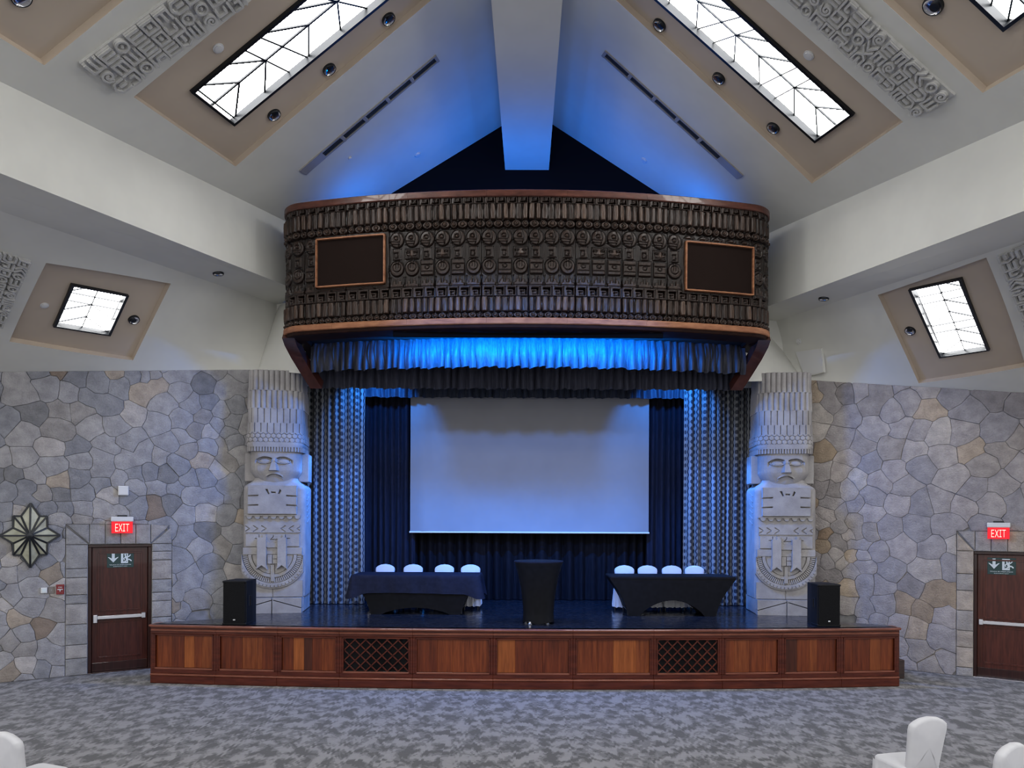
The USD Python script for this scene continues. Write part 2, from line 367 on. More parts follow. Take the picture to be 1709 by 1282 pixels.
# skylight outlines (uv): first corner pair is the lower end
sky = {
    'RL': (RL, stretch(inv4(RL, (326, 160), (394, 213), (654, 0), (519, 0)), 1.0)),
    'RR': (RR, stretch(inv4(RR, (1357, 241), (1418, 197), (1198, 0), (1087, 0)), 1.0)),
    'RR2': (RR, stretch(inv4(RR, (1671, 55), (1743, 1), (1700, -40), (1613, 0)), 3.0)),
    'AL': (AL, Polygon(inv4(AL, (124.4, 481.5), (215, 498), (184, 563.5), (93.5, 549.7)))),
    'AR': (AR, Polygon(inv4(AR, (1516, 488.5), (1599, 471.6), (1647, 589), (1567.8, 600.5)))),
}
rec = {
    'RL': (RL, stretch(inv4(RL, (223, 162), (393, 278), (720, 0), (420, 0)), 1.3)),
    'RL2': (RL, stretch(inv4(RL, (-120, -12), (74, 109), (207, 0), (60, -80)), 3.0)),
    'RR': (RR, stretch(inv4(RR, (1355, 306.5), (1507, 203.5), (1277, 0), (1028, 0)), 1.3)),
    'RR2': (RR, stretch(inv4(RR, (1640, 155), (1800, 62), (1760, -40), (1473, 0)), 3.0)),
    'AL': (AL, Polygon(inv4(AL, (77, 439), (285, 473.6), (222, 601.7), (15.5, 570)))),
    'AR': (AR, Polygon(inv4(AR, (1465, 492.5), (1646, 430), (1712, 612), (1533.4, 640)))),
}
rec['RR2'] = (RR, rec['RR2'][1].intersection(box(.2, .05, RR.Lu - .2, RR.Lv - .9)))
rec['RL2'] = (RL, rec['RL2'][1].intersection(box(.2, .05, RL.Lu - .2, RL.Lv - .9)))
for k in ('RL', 'RR'):
    rec[k] = (rec[k][0], rec[k][1].intersection(box(.2, .05, RL.Lu - .2, RL.Lv - .75)))
    sky[k] = (sky[k][0], sky[k][1].intersection(box(.2, .05, RL.Lu - .2, RL.Lv - .95)))
sky['RR2'] = (RR, sky['RR2'][1].intersection(box(.2, .05, RR.Lu - .2, RR.Lv - 1.1)))

ceil_ = Thing('ceiling', kind='structure')
for pt, keys, cell in ((RL, ('RL', 'RL2'), None), (RR, ('RR', 'RR2'), None), (AL, ('AL',), .3), (AR, ('AR',), .3)):
    whole = box(0, -.1 if cell else 0, pt.Lu, pt.Lv).difference(unary_union([rec[k][1] for k in keys]))
    ceil_.add('roof_slope' if cell is None else 'aisle_slope', pt.surface(whole, 0, cell or 1.5), M_white, world=True, smooth=True)
    for k in keys:
        r = rec[k][1]; hole = sky[k][1].buffer(-.005) if k in sky else None
        plate = r.buffer(.02, join_style=2); plate = plate.difference(hole) if hole is not None else plate
        ceil_.add('recess_panel', pt.surface(plate, -REC, .4 if cell else 1.5), M_beige, world=True, smooth=True)
        ceil_.add('recess_rim', pt.rim(r, .0, -REC - .01), M_beige, world=True)
def beam_mesh(e0, e1, b0, b1, s0, s1):
    top = np.array([0, 0, .45])
    A = [e0 + top, b0, s0, s0 + [0, 0, e0[2] - s0[2] + .45]]; B = [e1 + top, b1, s1, s1 + [0, 0, e1[2] - s1[2] + .45]]
    v = np.array(A + B); m = trimesh.Trimesh(v, np.array([[0, 4, 5], [0, 5, 1], [1, 5, 6], [1, 6, 2], [2, 6, 7], [2, 7, 3], [3, 7, 4], [3, 4, 0], [0, 1, 2], [0, 2, 3], [4, 6, 5], [4, 7, 6]]), process=False)
    m.fix_normals(); return m
for ef, en, bf, bn, sf, sn in ((eLf, eLn, bLf, bLn, sLf, sLn), (eRf, eRn, bRf, bRn, sRf, sRn)):
    t0, t1 = -.12, 2.0
    e0, e1, b0, b1 = along(ef, en, t0), along(ef, en, t1), along(bf, bn, t0), along(bf, bn, t1)
    s0, s1 = along(sf, sn, 0), along(sf, sn, t1)
    ceil_.add('soffit_beam', beam_mesh(e0, e1, b0, b1, s0, s1), M_white, world=True)
# ridge beam
rb = [P(843, 283, GY), P(916, 284.5, GY)]; zb = (rb[0][2] + rb[1][2]) / 2
w0 = abs(rb[1][0] - rb[0][0]) / 2; xc = (rb[0][0] + rb[1][0]) / 2
Yn = (zb - CH) / (-ray(878, 0)[2]) * -1
wn = 119 / 2 / F * Yn; yn_ = -4.0; wn2 = w0 + (wn - w0) * (yn_ - GY) / (Yn - GY)
v = np.array([[xc - w0, GY, zb], [xc + w0, GY, zb], [xc + w0, GY, RZ + .1], [xc - w0, GY, RZ + .1], [xc - wn2, yn_, zb], [xc + wn2, yn_, zb], [xc + wn2, yn_, RZ + .1], [xc - wn2, yn_, RZ + .1]])
rbm = trimesh.Trimesh(v).convex_hull
ceil_.add('ridge_beam', rbm, M_white, world=True)
# coves where the aisle ceiling turns over the statues
for (T, S, q) in ((tLf, sLf, [(503, 500, 13.6), (512, 624, 12.95)]), (tRf, sRf, [(1242, 525, 13.6), (1234, 637, 12.95)])):
    k0, k1 = P(*q[0]), P(*q[1])
    n = 14; G = np.zeros((n, n, 3))
    for i, u in enumerate(np.linspace(0, 1, n)):
        for j, w_ in enumerate(np.linspace(0, 1, n)):
            lo = along(T, k1, u); hi = along(S, k0, u); p = along(lo, hi, w_)
            p = p + np.array([0, -.18, .0]) * math.sin(math.pi * w_) * math.sin(math.pi * min(1, u * 1.2) * .5)
            G[i, j] = p
    a = G.reshape(-1, 3); m = trimesh.Trimesh(a, grid_faces(n, n), process=False)
    b_ = a + [0, .14, .06]
    edge = [i * n + j for i, j in [(i, 0) for i in range(n)] + [(n - 1, j) for j in range(1, n)] + [(i, n - 1) for i in range(n - 2, -1, -1)] + [(0, j) for j in range(n - 2, 0, -1)]]
    ee = np.array(edge); e2 = np.roll(ee, -1); N0 = n * n
    side = np.vstack([np.c_[ee, e2, e2 + N0], np.c_[ee, e2 + N0, ee + N0]])
    ceil_.add('cove', trimesh.Trimesh(np.vstack([a, b_]), np.vstack([m.faces, m.faces[:, ::-1] + N0, side]), process=False), M_white, world=True, smooth=40)

for x0, x1 in ((-6.6, -4.15), (4.1, 6.6)): ceil_.add('end_wall', bx(x0, x1, 14.30, 14.39, 5.55, 8.9), M_white)
# ---------------------------------------------------------------- gable wall and the dark stage house behind the curtains
wb = Thing('wall_back', kind='structure')
gab = Polygon([(-6.5, 5.75), (6.5, 5.75), (6.5, RZ - 6.5 * .62), (0, RZ + .02), (-6.5, RZ - 6.5 * .62)])
wb.add('gable', front(ext(gab, .12), GY + .12), M_navy)
wb.add('stage_rear', bx(-6.2, 6.2, 16.1, 16.25, 0, 6.2), M_black)
wb.add('stage_side', bx(-6.2, -6.05, 14.3, 16.2, 0, 6.2), M_black); wb.add('stage_side', bx(6.05, 6.2, 14.3, 16.2, 0, 6.2), M_black)
wb.add('stage_ceiling', bx(-6.2, 6.2, 14.4, 16.2, 5.75, 5.9), M_black)

# ---------------------------------------------------------------- skylights
def chevrons(q, left):
    """glazing bars over the quad q (uv, lower end first): spine, square bars and chevrons"""
    a, b, c, d = q
    n = [np.array(p) for p in (a, b, c, d)]
    W_ = (np.linalg.norm(n[1] - n[0]) + np.linalg.norm(n[2] - n[3])) / 2; L_ = (np.linalg.norm(n[3] - n[0]) + np.linalg.norm(n[2] - n[1])) / 2
    at = lambda s, t: along(along(n[0], n[1], (t + 1) / 2), along(n[3], n[2], (t + 1) / 2), s / L_)
    per = W_ * 1.33; o = .80 * per if left else -.25 * per
    lines = [LineString([at(0, 0), at(L_, 0)])]; k = -2
    nodes = []
    while o + (k - 1) * per < L_:
        A, B, C = o + k * per, o + (k + .24) * per, o + (k + .61) * per
        for s in (A, B):
            lines.append(LineString([at(s, -1), at(s, 1)])); nodes.append(at(s, 0))
        for s, e in ((A, A - .34 * per), (C, C - .36 * per)):
            for t in (-1, 1): lines.append(LineString([at(s, 0), at(e, t)]))
        nodes.append(at(C, 0)); k += 1
    return lines, nodes
wi = 0
for key, (pt, poly) in sky.items():
    wi += 1
    t = Thing(f'window_{wi}', kind='structure')
    out = poly.buffer(.026, join_style=2); inn = poly.buffer(-.02, join_style=2)
    t.add('frame', pt.slab(out.difference(inn), -REC + .045, -REC - .12), M_frame, world=True)
    q = list(poly.exterior.coords)[:4]
    if key == 'RL' or key == 'RR' or key == 'RR2':
        q0 = [pt.inv(*p) for p in {'RL': ((326, 160), (394, 213)), 'RR': ((1357, 241), (1418, 197)), 'RR2': ((1671, 55), (1743, 1))}[key]]
        up = [max(list(poly.exterior.coords)[:-1], key=lambda c: c[1] - .001 * abs(c[0] - p[0])) for p in q0]
        cs = sorted(list(poly.exterior.coords)[:-1], key=lambda c: c[1]); tops = sorted(cs[-2:], key=lambda c: c[0]); lows = sorted(cs[:2], key=lambda c: c[0])
        q = [lows[0], lows[1], tops[1], tops[0]]
    else:
        q = [q[3], q[2], q[1], q[0]]
    lines, nodes = chevrons(q, key in ('RL',))
    cut = unary_union([l.buffer(.013 if key == 'RL' else .0085 if key[0] == 'R' else .006, cap_style=2) for l in lines] + [Point(p).buffer(.02) for p in nodes])
    bars = cut.intersection(inn)
    t.add('glazing_bars', pt.slab(bars, -REC - .03, -REC - .07), M_frame, world=True)
    for g in polys(inn.difference(unary_union([l.buffer(.002) for l in lines]))):
        if g.area > .0015: t.add('pane', pt.slab(g, -REC - .05, -REC - .06), M_pane, world=True)

# ---------------------------------------------------------------- carved plaster panels on the ceilings
def spiral(r, turns, w, flip=1):
    th = np.linspace(0, turns * 2 * math.pi, int(14 * turns) + 6)
    rr = r * (1 - .8 * th / th[-1]); return LineString(np.c_[rr * np.cos(th) * flip, rr * np.sin(th)]).buffer(w / 2, 3)
def glyph(kind, w, h, rng):
    t = min(w, h) * .20
    if kind == 0: return spiral(min(w, h) * .42, 1.6, t, rng.choice([-1, 1]))
    if kind == 1: return unary_union([box(-w * .45, -h * .45, w * .45, h * .45).difference(box(-w * .45 + t, -h * .45 + t, w * .45 - t, h * .45 - t)), box(-w * .14, -h * .14, w * .14, h * .14)])
    if kind == 2: return unary_union([box(-w * .45 + i * w * .34, -h * .45, -w * .45 + i * w * .34 + t * 1.1, h * .45) for i in range(3)] + [box(-w * .45, -h * .45, w * .3, -h * .45 + t)])
    if kind == 3: return unary_union([LineString([(-w * .42, -h * .42), (w * .1, -h * .42), (w * .1, h * .1), (-w * .2, h * .1)]).buffer(t * .5, 2), LineString([(-w * .42, h * .42), (w * .42, h * .42), (w * .42, -h * .42)]).buffer(t * .5, 2)])
    if kind == 4: return Point(0, 0).buffer(min(w, h) * .44, 5).difference(Point(0, 0).buffer(min(w, h) * .26, 4)).union(Point(0, 0).buffer(min(w, h) * .11, 3))
    if kind == 5: return unary_union([LineString([(-w * .42, -h * .42), (0, h * .1), (w * .42, -h * .42)]).buffer(t * .5, 2), LineString([(-w * .42, h * .05), (0, h * .44), (w * .42, h * .05)]).buffer(t * .5, 2)])
    if kind == 6: return unary_union([box(-w * .45, y * h - t * .5, w * .45, y * h + t * .5) for y in (-.36, 0, .36)] + [box(-w * .45, -h * .4, -w * .45 + t, h * .4)])
    return unary_union([LineString([(-w * .4, h * .42), (-w * .4, -h * .2), (0, -h * .42), (w * .4, -h * .2), (w * .4, h * .42)]).buffer(t * .5, 2), box(-t * .6, -h * .1, t * .6, h * .42)])
def relief_panel(pt, quad, rows, label, seed, down=True):
    rng = np.random.default_rng(seed)
    n = [np.array(c) for c in list(quad.exterior.coords)[:4]]     # lower-left, lower-right, upper-right, upper-left
    W_ = np.linalg.norm(n[1] - n[0]); L_ = np.linalg.norm(n[3] - n[0])
    p0 = pt.map(np.mean(n, 0))[0]
    t = Thing('carved_plaster_panel', label, 'wall relief', loc=p0)
    t.add('backing', pt.slab(quad, .03, -.01), M_relief, world=True)
    cw = W_ / rows; cols = max(2, int(L_ / (cw * .98)))
    cx_, cy_ = (n[1] - n[0]) / W_, (n[3] - n[0]) / L_
    for c in range(cols):
        split = rng.random() < .3
        for r in range(rows):
            g = glyph(int(rng.integers(0, 8)), cw * 1.0, L_ / cols * 1.04, rng)
            g = affinity.rotate(g, float(rng.choice([0, 0, 90, 180])), origin=(0, 0))
            u, w_ = (r + .5) * cw, (c + .5) * L_ / cols
            base = n[0] + cx_ * u + cy_ * w_
            mp = lambda gg: affinity.affine_transform(gg, [cx_[0], cy_[0], cx_[1], cy_[1], base[0], base[1]])
            g = g.simplify(.004)
            m = cat_([pt.slab(mp(g), .055, .025), pt.slab(mp(g.buffer(-cw * .03)), .075, .05)]) if g.buffer(-cw * .035).area > 0 else pt.slab(mp(g), .07, .025)
            t.add('glyph', m, M_relief, world=True)
    return t
relief_panel(RL, stretch(inv4(RL, (131, 103), (198, 152), (384, 0), (272, 0)), .9), 3, 'carved plaster glyph panel on the left roof slope, beside the long left skylight', 1)
relief_panel(RR, stretch(inv4(RR, (1532, 193), (1595, 156), (1422, 0), (1322, 0)), .9), 3, 'carved plaster glyph panel on the right roof slope, between the two skylights', 2)
relief_panel(AL, Polygon(inv4(AL, (4, 543), (-62, 530), (-14, 414), (51, 434))), 3, 'partly cut off carved plaster panel at the far left edge, on the left aisle ceiling', 3)
relief_panel(AR, Polygon(inv4(AR, (1712, 540), (1790, 520), (1745, 398), (1666, 425))), 3, 'partly cut off carved plaster panel at the far right edge, on the right aisle ceiling', 4)

# ---------------------------------------------------------------- fittings in the ceilings
def downlight(M, label, r=.085):
    t = Thing('recessed_downlight', label, 'ceiling light', mat=M)
    t.add('trim_ring', lathe([(r * .84, .004), (r * .86, .030), (r * .93, .036), (r, .028), (r * 1.03, -.004)], 28), M_frame, smooth=40)
    cone = [(r * .87, .031), (r * .80, .022), (r * .66, .014), (r * .48, .008), (.001, .005)]
    rp = t.add('reflector', sheet(np.array([[[x * math.cos(g), x * math.sin(g), z] for g in np.linspace(0, 2 * math.pi, 29)] for x, z in cone])), M_chrome, smooth=True)
    t.add('lamp', lathe([(r * .50, .006), (r * .47, .02), (r * .36, .027), (.001, .029)], 20).apply_translation([0, r * .22, 0]), M_frame, smooth=40, parent=rp)
    return t
for px, py, k in ((457, 191, 'lowest of the three'), (549, 115, 'middle one of the three'), (648, 31, 'uppermost of the three')):
    q = RL.inv(px, py, -REC); downlight(RL.frame(q, -REC), f'round chrome recessed downlight along the long left skylight, {k}', .105)
for px, py, k in ((1291, 213, 'lowest of the three'), (1200, 130, 'middle one of the three'), (1101, 41, 'uppermost of the three')):
    q = RR.inv(px, py, -REC); downlight(RR.frame(q, -REC), f'round chrome recessed downlight along the long right skylight, {k}', .105)
q = RR.inv(1558, 8, -REC); downlight(RR.frame(q, -REC), 'round chrome recessed downlight at the top, left of the corner skylight', .115)
q = RL.inv(34, -6, -REC); downlight(RL.frame(q, -REC), 'dark recessed downlight cut off by the top left corner of the photo', .105)
q = AL.inv(223, 533, -REC); downlight(AL.frame(q, -REC), 'small recessed downlight right of the square left aisle skylight', .09)
q = AR.inv(1519.4, 551.6, -REC); downlight(AR.frame(q, -REC), 'small recessed downlight left of the right aisle skylight', .09)
def soffit_frame(px, py, z):
    p = hit_z(px, py, z); M = np.diag([1.0, -1, -1, 1]); M[:3, 3] = p; return M
zs = lambda f, n, y: f[2] + (n[2] - f[2]) * (y - f[1]) / (n[1] - f[1])
def soffit_hit(px, py, b0, b1, s0, s1):
    n = np.cross(b1 - b0, s1 - b0); p = hit_plane(px, py, b0, n); n /= np.linalg.norm(n); n *= -np.sign(n[2])
    x = np.array([1.0, 0, 0]); x -= n * np.dot(x, n); x /= np.linalg.norm(x)
    M = np.eye(4); M[:3, 0], M[:3, 1], M[:3, 2], M[:3, 3] = x, np.cross(n, x), n, p + n * .004; return M
downlight(soffit_hit(364, 455, bLf, bLn, sLf, sLn), 'small downlight in the underside of the left beam', .09)
downlight(soffit_hit(1375, 497, bRf, bRn, sRf, sRn), 'small downlight in the underside of the right beam', .09)
def detector(M, label, r=.07):
    t = Thing('smoke_detector', label, 'smoke detector', mat=M)
    t.add('base', lathe([(r * .2, -.005), (r, -.005), (r, .012), (r * .9, .015)], 24), M_whitepl, smooth=40)
    t.add('cap', lathe([(r * .8, .014), (r * .76, .024), (r * .55, .029), (.002, .030)], 24), M_whitepl, smooth=40)
for pt, px, py, r, off, k in ((RL, 364, 80, .075, -REC, 'left of the long left skylight'), (RR, 1350, 92, .075, -REC, 'right of the long right skylight'),
                             (RL, 697, 258, .065, 0, 'on the blue-lit slope left of the ridge beam'), (RR, 1075, 267, .065, 0, 'on the blue-lit slope right of the ridge beam'),
                             (AL, 74, 509.5, .06, -REC, 'left of the square left aisle skylight'), (AR, 1333, 570, .06, 0, 'above the square white panel on the right aisle ceiling')):
    q = pt.inv(px, py, off); detector(pt.frame(q, off), f'round white smoke detector {k}', r)
q = RL.inv(584, 263); detector(RL.frame(q), 'tiny white ceiling sensor below the left slot grille', .035)
def slot_grille(pt, quad, blank_from, splits, label):
    n = [np.array(c) for c in quad]             # lower-left, lower-right, upper-right, upper-left
    t = Thing('slot_air_grille', label, 'air vent', loc=pt.map(np.mean(n, 0))[0])
    at = lambda s, w_: along(along(n[0], n[3], s), along(n[1], n[2], s), w_)
    Q = lambda s0, s1, w0, w1: Polygon([at(s0, w0), at(s0, w1), at(s1, w1), at(s1, w0)])
    t.add('blank_plate', pt.slab(Q(0, blank_from, 0, 1), .02, -.02), M_grill, world=True)
    t.add('frame', pt.slab(Q(blank_from, 1, 0, 1).difference(Q(blank_from + .012, .988, .17, .83)), .018, -.02), M_grill, world=True)
    e = [blank_from] + splits + [1.0]
    for a, b in zip(e[:-1], e[1:]):
        t.add('slot', pt.slab(Q(a + .008, b - .008, .16, .84), .004, -.03), M_slot, world=True)
        t.add('divider', pt.slab(Q(b - .012, b + .004, 0, 1), .024, -.02), M_grill, world=True)
        for w_ in (.38, .6): t.add('blade', pt.slab(Q(a + .01, b - .01, w_, w_ + .045), .012, -.01), M_slot, world=True)
M_grill = mat('grille_metal', (.30, .285, .275), .5)
M_slot = mat('grille_dark', (.02, .02, .022), .6)
slot_grille(RL, inv4(RL, (499, 284), (510, 291), (732, 101), (726, 92)), .16, [.325, .495, .66, .83], 'long dark slot air grille on the left roof slope')
slot_grille(RR, inv4(RR, (1231, 298), (1241, 292), (1011.5, 84.5), (1005.5, 92.5)), .16, [.325, .495, .66, .83], 'long dark slot air grille on the right roof slope')
q = Polygon(inv4(AR, (1328, 587), (1372, 580), (1384, 621.5), (1342.7, 631)))
t = Thing('square_ceiling_panel', 'square white loudspeaker panel on the right aisle ceiling above the statue', 'panel', loc=AR.map(np.array(q.centroid.coords[0]))[0])
c4 = AR.map(np.array(q.exterior.coords)[:4], .03); nrm = np.cross(c4[1] - c4[0], c4[3] - c4[0]); nrm /= np.linalg.norm(nrm); nrm *= -np.sign(nrm[2])
c4 = c4 - np.outer((c4 - c4.mean(0)) @ nrm, nrm); sh_ = lambda k, o: c4.mean(0) + (c4 - c4.mean(0)) * k + nrm * o
t.add('frame', trimesh.Trimesh(np.vstack([sh_(1.0, -.03), sh_(1.0, .03)])).convex_hull, M_white, world=True)
t.add('face', trimesh.Trimesh(np.vstack([sh_(.955, .0), sh_(.955, .036)])).convex_hull, M_whitepl, world=True)
# ---------------------------------------------------------------- stone walls
def stone_mats(pre, cols):
    out = []
    for i, c in enumerate(cols):
        c = np.array(c) * np.array([1.40, 1.35, 1.27]); out.append(mat(f'{pre}_stone_{i}', tuple(c), .9, tuple(c * np.array([.70, .70, .71])), 5.5, ramp=(.36, .66), bump=.8, bscale=30, spec=.2, bdist=.03))
    return out
MS_L = stone_mats('grey', [(.235, .245, .275), (.265, .27, .295), (.30, .30, .315), (.21, .22, .25), (.28, .285, .31), (.25, .245, .25), (.18, .185, .20), (.35, .34, .345), (.33, .29, .25), (.25, .22, .19), (.20, .165, .14)])
MS_R = stone_mats('warm', [(.27, .26, .275), (.30, .285, .29), (.34, .32, .315), (.25, .245, .265), (.32, .30, .305), (.28, .26, .25), (.22, .21, .22), (.38, .36, .35), (.35, .295, .24), (.27, .22, .17), (.21, .16, .12)])
MS_J = stone_mats('block', [(.25, .255, .27), (.28, .275, .28), (.22, .225, .24), (.30, .285, .275)])
MS_JR = stone_mats('warm_block', [(.30, .285, .275), (.33, .295, .26), (.27, .265, .27), (.35, .31, .27)])
PW = [.16, .15, .12, .13, .13, .10, .06, .06, .04, .03, .02]
def stone_mesh(poly, d, rng, ch=.014):
    p = poly.simplify(.006); n = len(p.exterior.coords) - 1
    if n < 3 or p.is_empty: return None
    pts = np.array(p.exterior.coords)[:-1]
    if not p.exterior.is_ccw: pts = pts[::-1]
    tx, tz = rng.normal(0, .012, 2); c = pts.mean(0)
    def ring(q, dep): return np.c_[q[:, 0], -(dep + (q - c) @ np.array([tx, tz]) * (dep > .001)), q[:, 1]]
    i1 = c + (pts - c) * (1 - ch / max(.05, np.linalg.norm(pts - c, axis=1).mean()))
    i2 = c + (pts - c) * .62
    m = loft([ring(pts, -.03), ring(pts, d - ch * .8), ring(i1, d), ring(i2, d + .006)], cap0=False)
    m.invert() if m.volume < 0 else None
    return m
def stone_wall(name, W, s0, s1, top, doors, seed, mats, blockmats, hidden):
    """top(s): height of the ceiling over s; doors: list of (s0, s1, z1, jamb width, lintel height)"""
    rng = np.random.default_rng(seed)
    t = Thing(name, mat=W, kind='structure')
    outline = Polygon([(s0, 0), (s1, 0)] + [(s, top(s) + .012) for s in np.linspace(s1, s0, 8)])
    bed = outline
    for d in doors: bed = bed.difference(box(d[0], -.1, d[1], d[2]))
    m = front(ext(bed, .3)); m.apply_translation([0, .3, 0]); t.add('mortar_bed', m, M_mortar)
    area = outline
    for d in doors: area = area.difference(box(d[0] - d[3], -.1, d[1] + d[3], d[2] + d[4]))
    pts, rad = [], []
    x0, y0, x1, y1 = area.bounds
    for k in range(30000):
        q = np.array([rng.uniform(x0, x1), rng.uniform(y0, y1)]); r = .17 + .17 * meshkit.noise(np.array([q[0] * .9, q[1] * .9, seed]), 3) * 1.3 - .05 * (rng.random() < .3)
        r *= 0.9
        if pts and (np.hypot(*(np.array(pts) - q).T) < (np.array(rad) + r) * .5 * 1.2).any(): continue
        pts.append(q); rad.append(r)
    P0 = np.array(pts)
    far = [[x0 - 30, y0], [x1 + 30, y0], [x0, y0 - 30], [x0, y1 + 30]]
    V = Voronoi(np.vstack([P0, far])); cells = []
    jit = lambda v: v + .085 * (np.array([meshkit.noise(np.r_[v * 3.1, 1.0], 5), meshkit.noise(np.r_[v * 3.1, 9.0], 6)]) - .5)
    for i in range(len(P0)):
        reg = V.regions[V.point_region[i]]
        if -1 in reg or len(reg) < 3: continue
        c = []
        vs = V.vertices[reg]
        for a, b in zip(vs, np.roll(vs, -1, 0)):
            c.append(jit(a)); e = np.linalg.norm(b - a)
            if e > .16:
                key = np.sort(np.array([a, b]), 0).ravel(); mid = (a + b) / 2
                c.append(jit(mid) + (np.array([b[1] - a[1], a[0] - b[0]]) / e * .11 * (meshkit.noise(np.r_[mid * 5.3, 2.0], 8) - .5) * (1 if a[0] < b[0] else -1)))
        q = Polygon(c).buffer(0).intersection(area)
        cells += polys(q)
    cells = [c for c in cells if not hidden(*c.centroid.coords[0])]
    merged, done = [], set()
    for i, c in enumerate(cells):                 # some neighbours grow together into odd long stones
        if i in done: continue
        if rng.random() < .22:
            for j in range(i + 1, len(cells)):
                if j not in done and c.distance(cells[j]) < 1e-6 and c.area + cells[j].area < .26 and c.intersection(cells[j]).length > .12:
                    g = c.union(cells[j])
                    if g.geom_type == 'Polygon' and g.convex_hull.area < g.area * 1.22: c = g; done.add(j); break
        merged.append(c)
    cells = merged
    cells.sort(key=lambda c: -c.area)
    n = 0
    for c in cells:
        g = c.buffer(-.0016, join_style=2).buffer(-.006).buffer(.006, 2)
        for p in polys(g):
            if p.area < .004 or n >= 296: continue
            m = stone_mesh(p, .022 + .014 * rng.random(), rng, .007)
            if m is None: continue
            k = int(rng.choice(len(mats), p=PW)); t.add('stone', m, mats[k]); n += 1
    for d in doors:
        for side in (0, 1):
            a, b = (d[0] - d[3], d[0]) if side == 0 else (d[1], d[1] + d[3])
            z = 0.0
            while z < d[2] - .02:
                h = float(rng.choice([.16, .24, .30, .36])); z1 = z + h if d[2] - z - h > .12 else d[2]
                t.add('jamb_block', stone_mesh(box(a + .005, z + .005, b - .005, z1 - .005), .03 + .012 * rng.random(), rng, .01), blockmats[int(rng.integers(4))]); z = z1
        xs = [d[0] - d[3], d[0] + .02] + list(np.linspace(d[0] + .02, d[1] - .02, 5)[1:-1]) + [d[1] - .02, d[1] + d[3]]
        for i, (a, b) in enumerate(zip(xs[:-1], xs[1:])):
            lo, hi = d[2] + .005, d[2] + d[4] - .005
            q = [(a + .004, lo), (b - .004, lo), (b - .004, hi), (a + .004, hi)]
            if i == 0: q = [(a + .005, lo), (b - .02, lo), (a + .005, hi - .04)]; t.add('lintel_block', stone_mesh(Polygon([(a + .02, hi), (b - .005, lo + .02), (b - .005, hi)]), .034, rng, .008), blockmats[2])
            if i == len(xs) - 2: q = [(a + .02, lo), (b - .005, lo), (b - .005, hi - .04)]; t.add('lintel_block', stone_mesh(Polygon([(a + .005, lo + .02), (b - .02, hi), (a + .005, hi)]), .034, rng, .008), blockmats[1])
            t.add('lintel_block', stone_mesh(Polygon(q), .03 + .012 * rng.random(), rng, .01), blockmats[int(rng.integers(4))])
    return t
# door openings read off the wall
dl0, dlz = on_wall(WL, 147, 909, .03); dl1 = on_wall(WL, 253.5, 908, .03)[0]
dr0, drz = on_wall(WR, 1625, 920, .03); dr1 = dr0 + (dl1 - dl0)
tl = [on_wall(WL, 430, 618), on_wall(WL, 0, 622)]; tr = [on_wall(WR, 1340, 635), on_wall(WR, 1709, 657)]
lin = lambda q: (lambda s: q[0][1] + (q[1][1] - q[0][1]) * (s - q[0][0]) / (q[1][0] - q[0][0]))
jl = dl0 - on_wall(WL, 109, 1000, .03)[0]; jr = dr0 - on_wall(WR, 1596, 1000, .03)[0]
sL1 = on_wall(WL, 441, 800)[0]; sR0 = on_wall(WR, 1331, 800)[0]
stg = lambda W: (lambda s, z: False)
wall_l = stone_wall('wall_left', WL, -1.0, sL1, lin(tl), [(dl0, dl1, dlz, jl, .36)], 11, MS_L, MS_J, lambda s, z: s > dl1 + .7 and z < .85)
wall_r = stone_wall('wall_right', WR, sR0, 2.75, lin(tr), [(dr0, dr1, drz, jr, .36)], 12, MS_R, MS_JR, lambda s, z: s < dr0 - 1.9 and z < .85)

wall_l.add('return', bx(sL1 - .3, sL1, .3, .75, 0, 6.0), M_mortar); wall_r.add('return', bx(sR0, sR0 + .3, .3, .75, 0, 6.0), M_mortar)
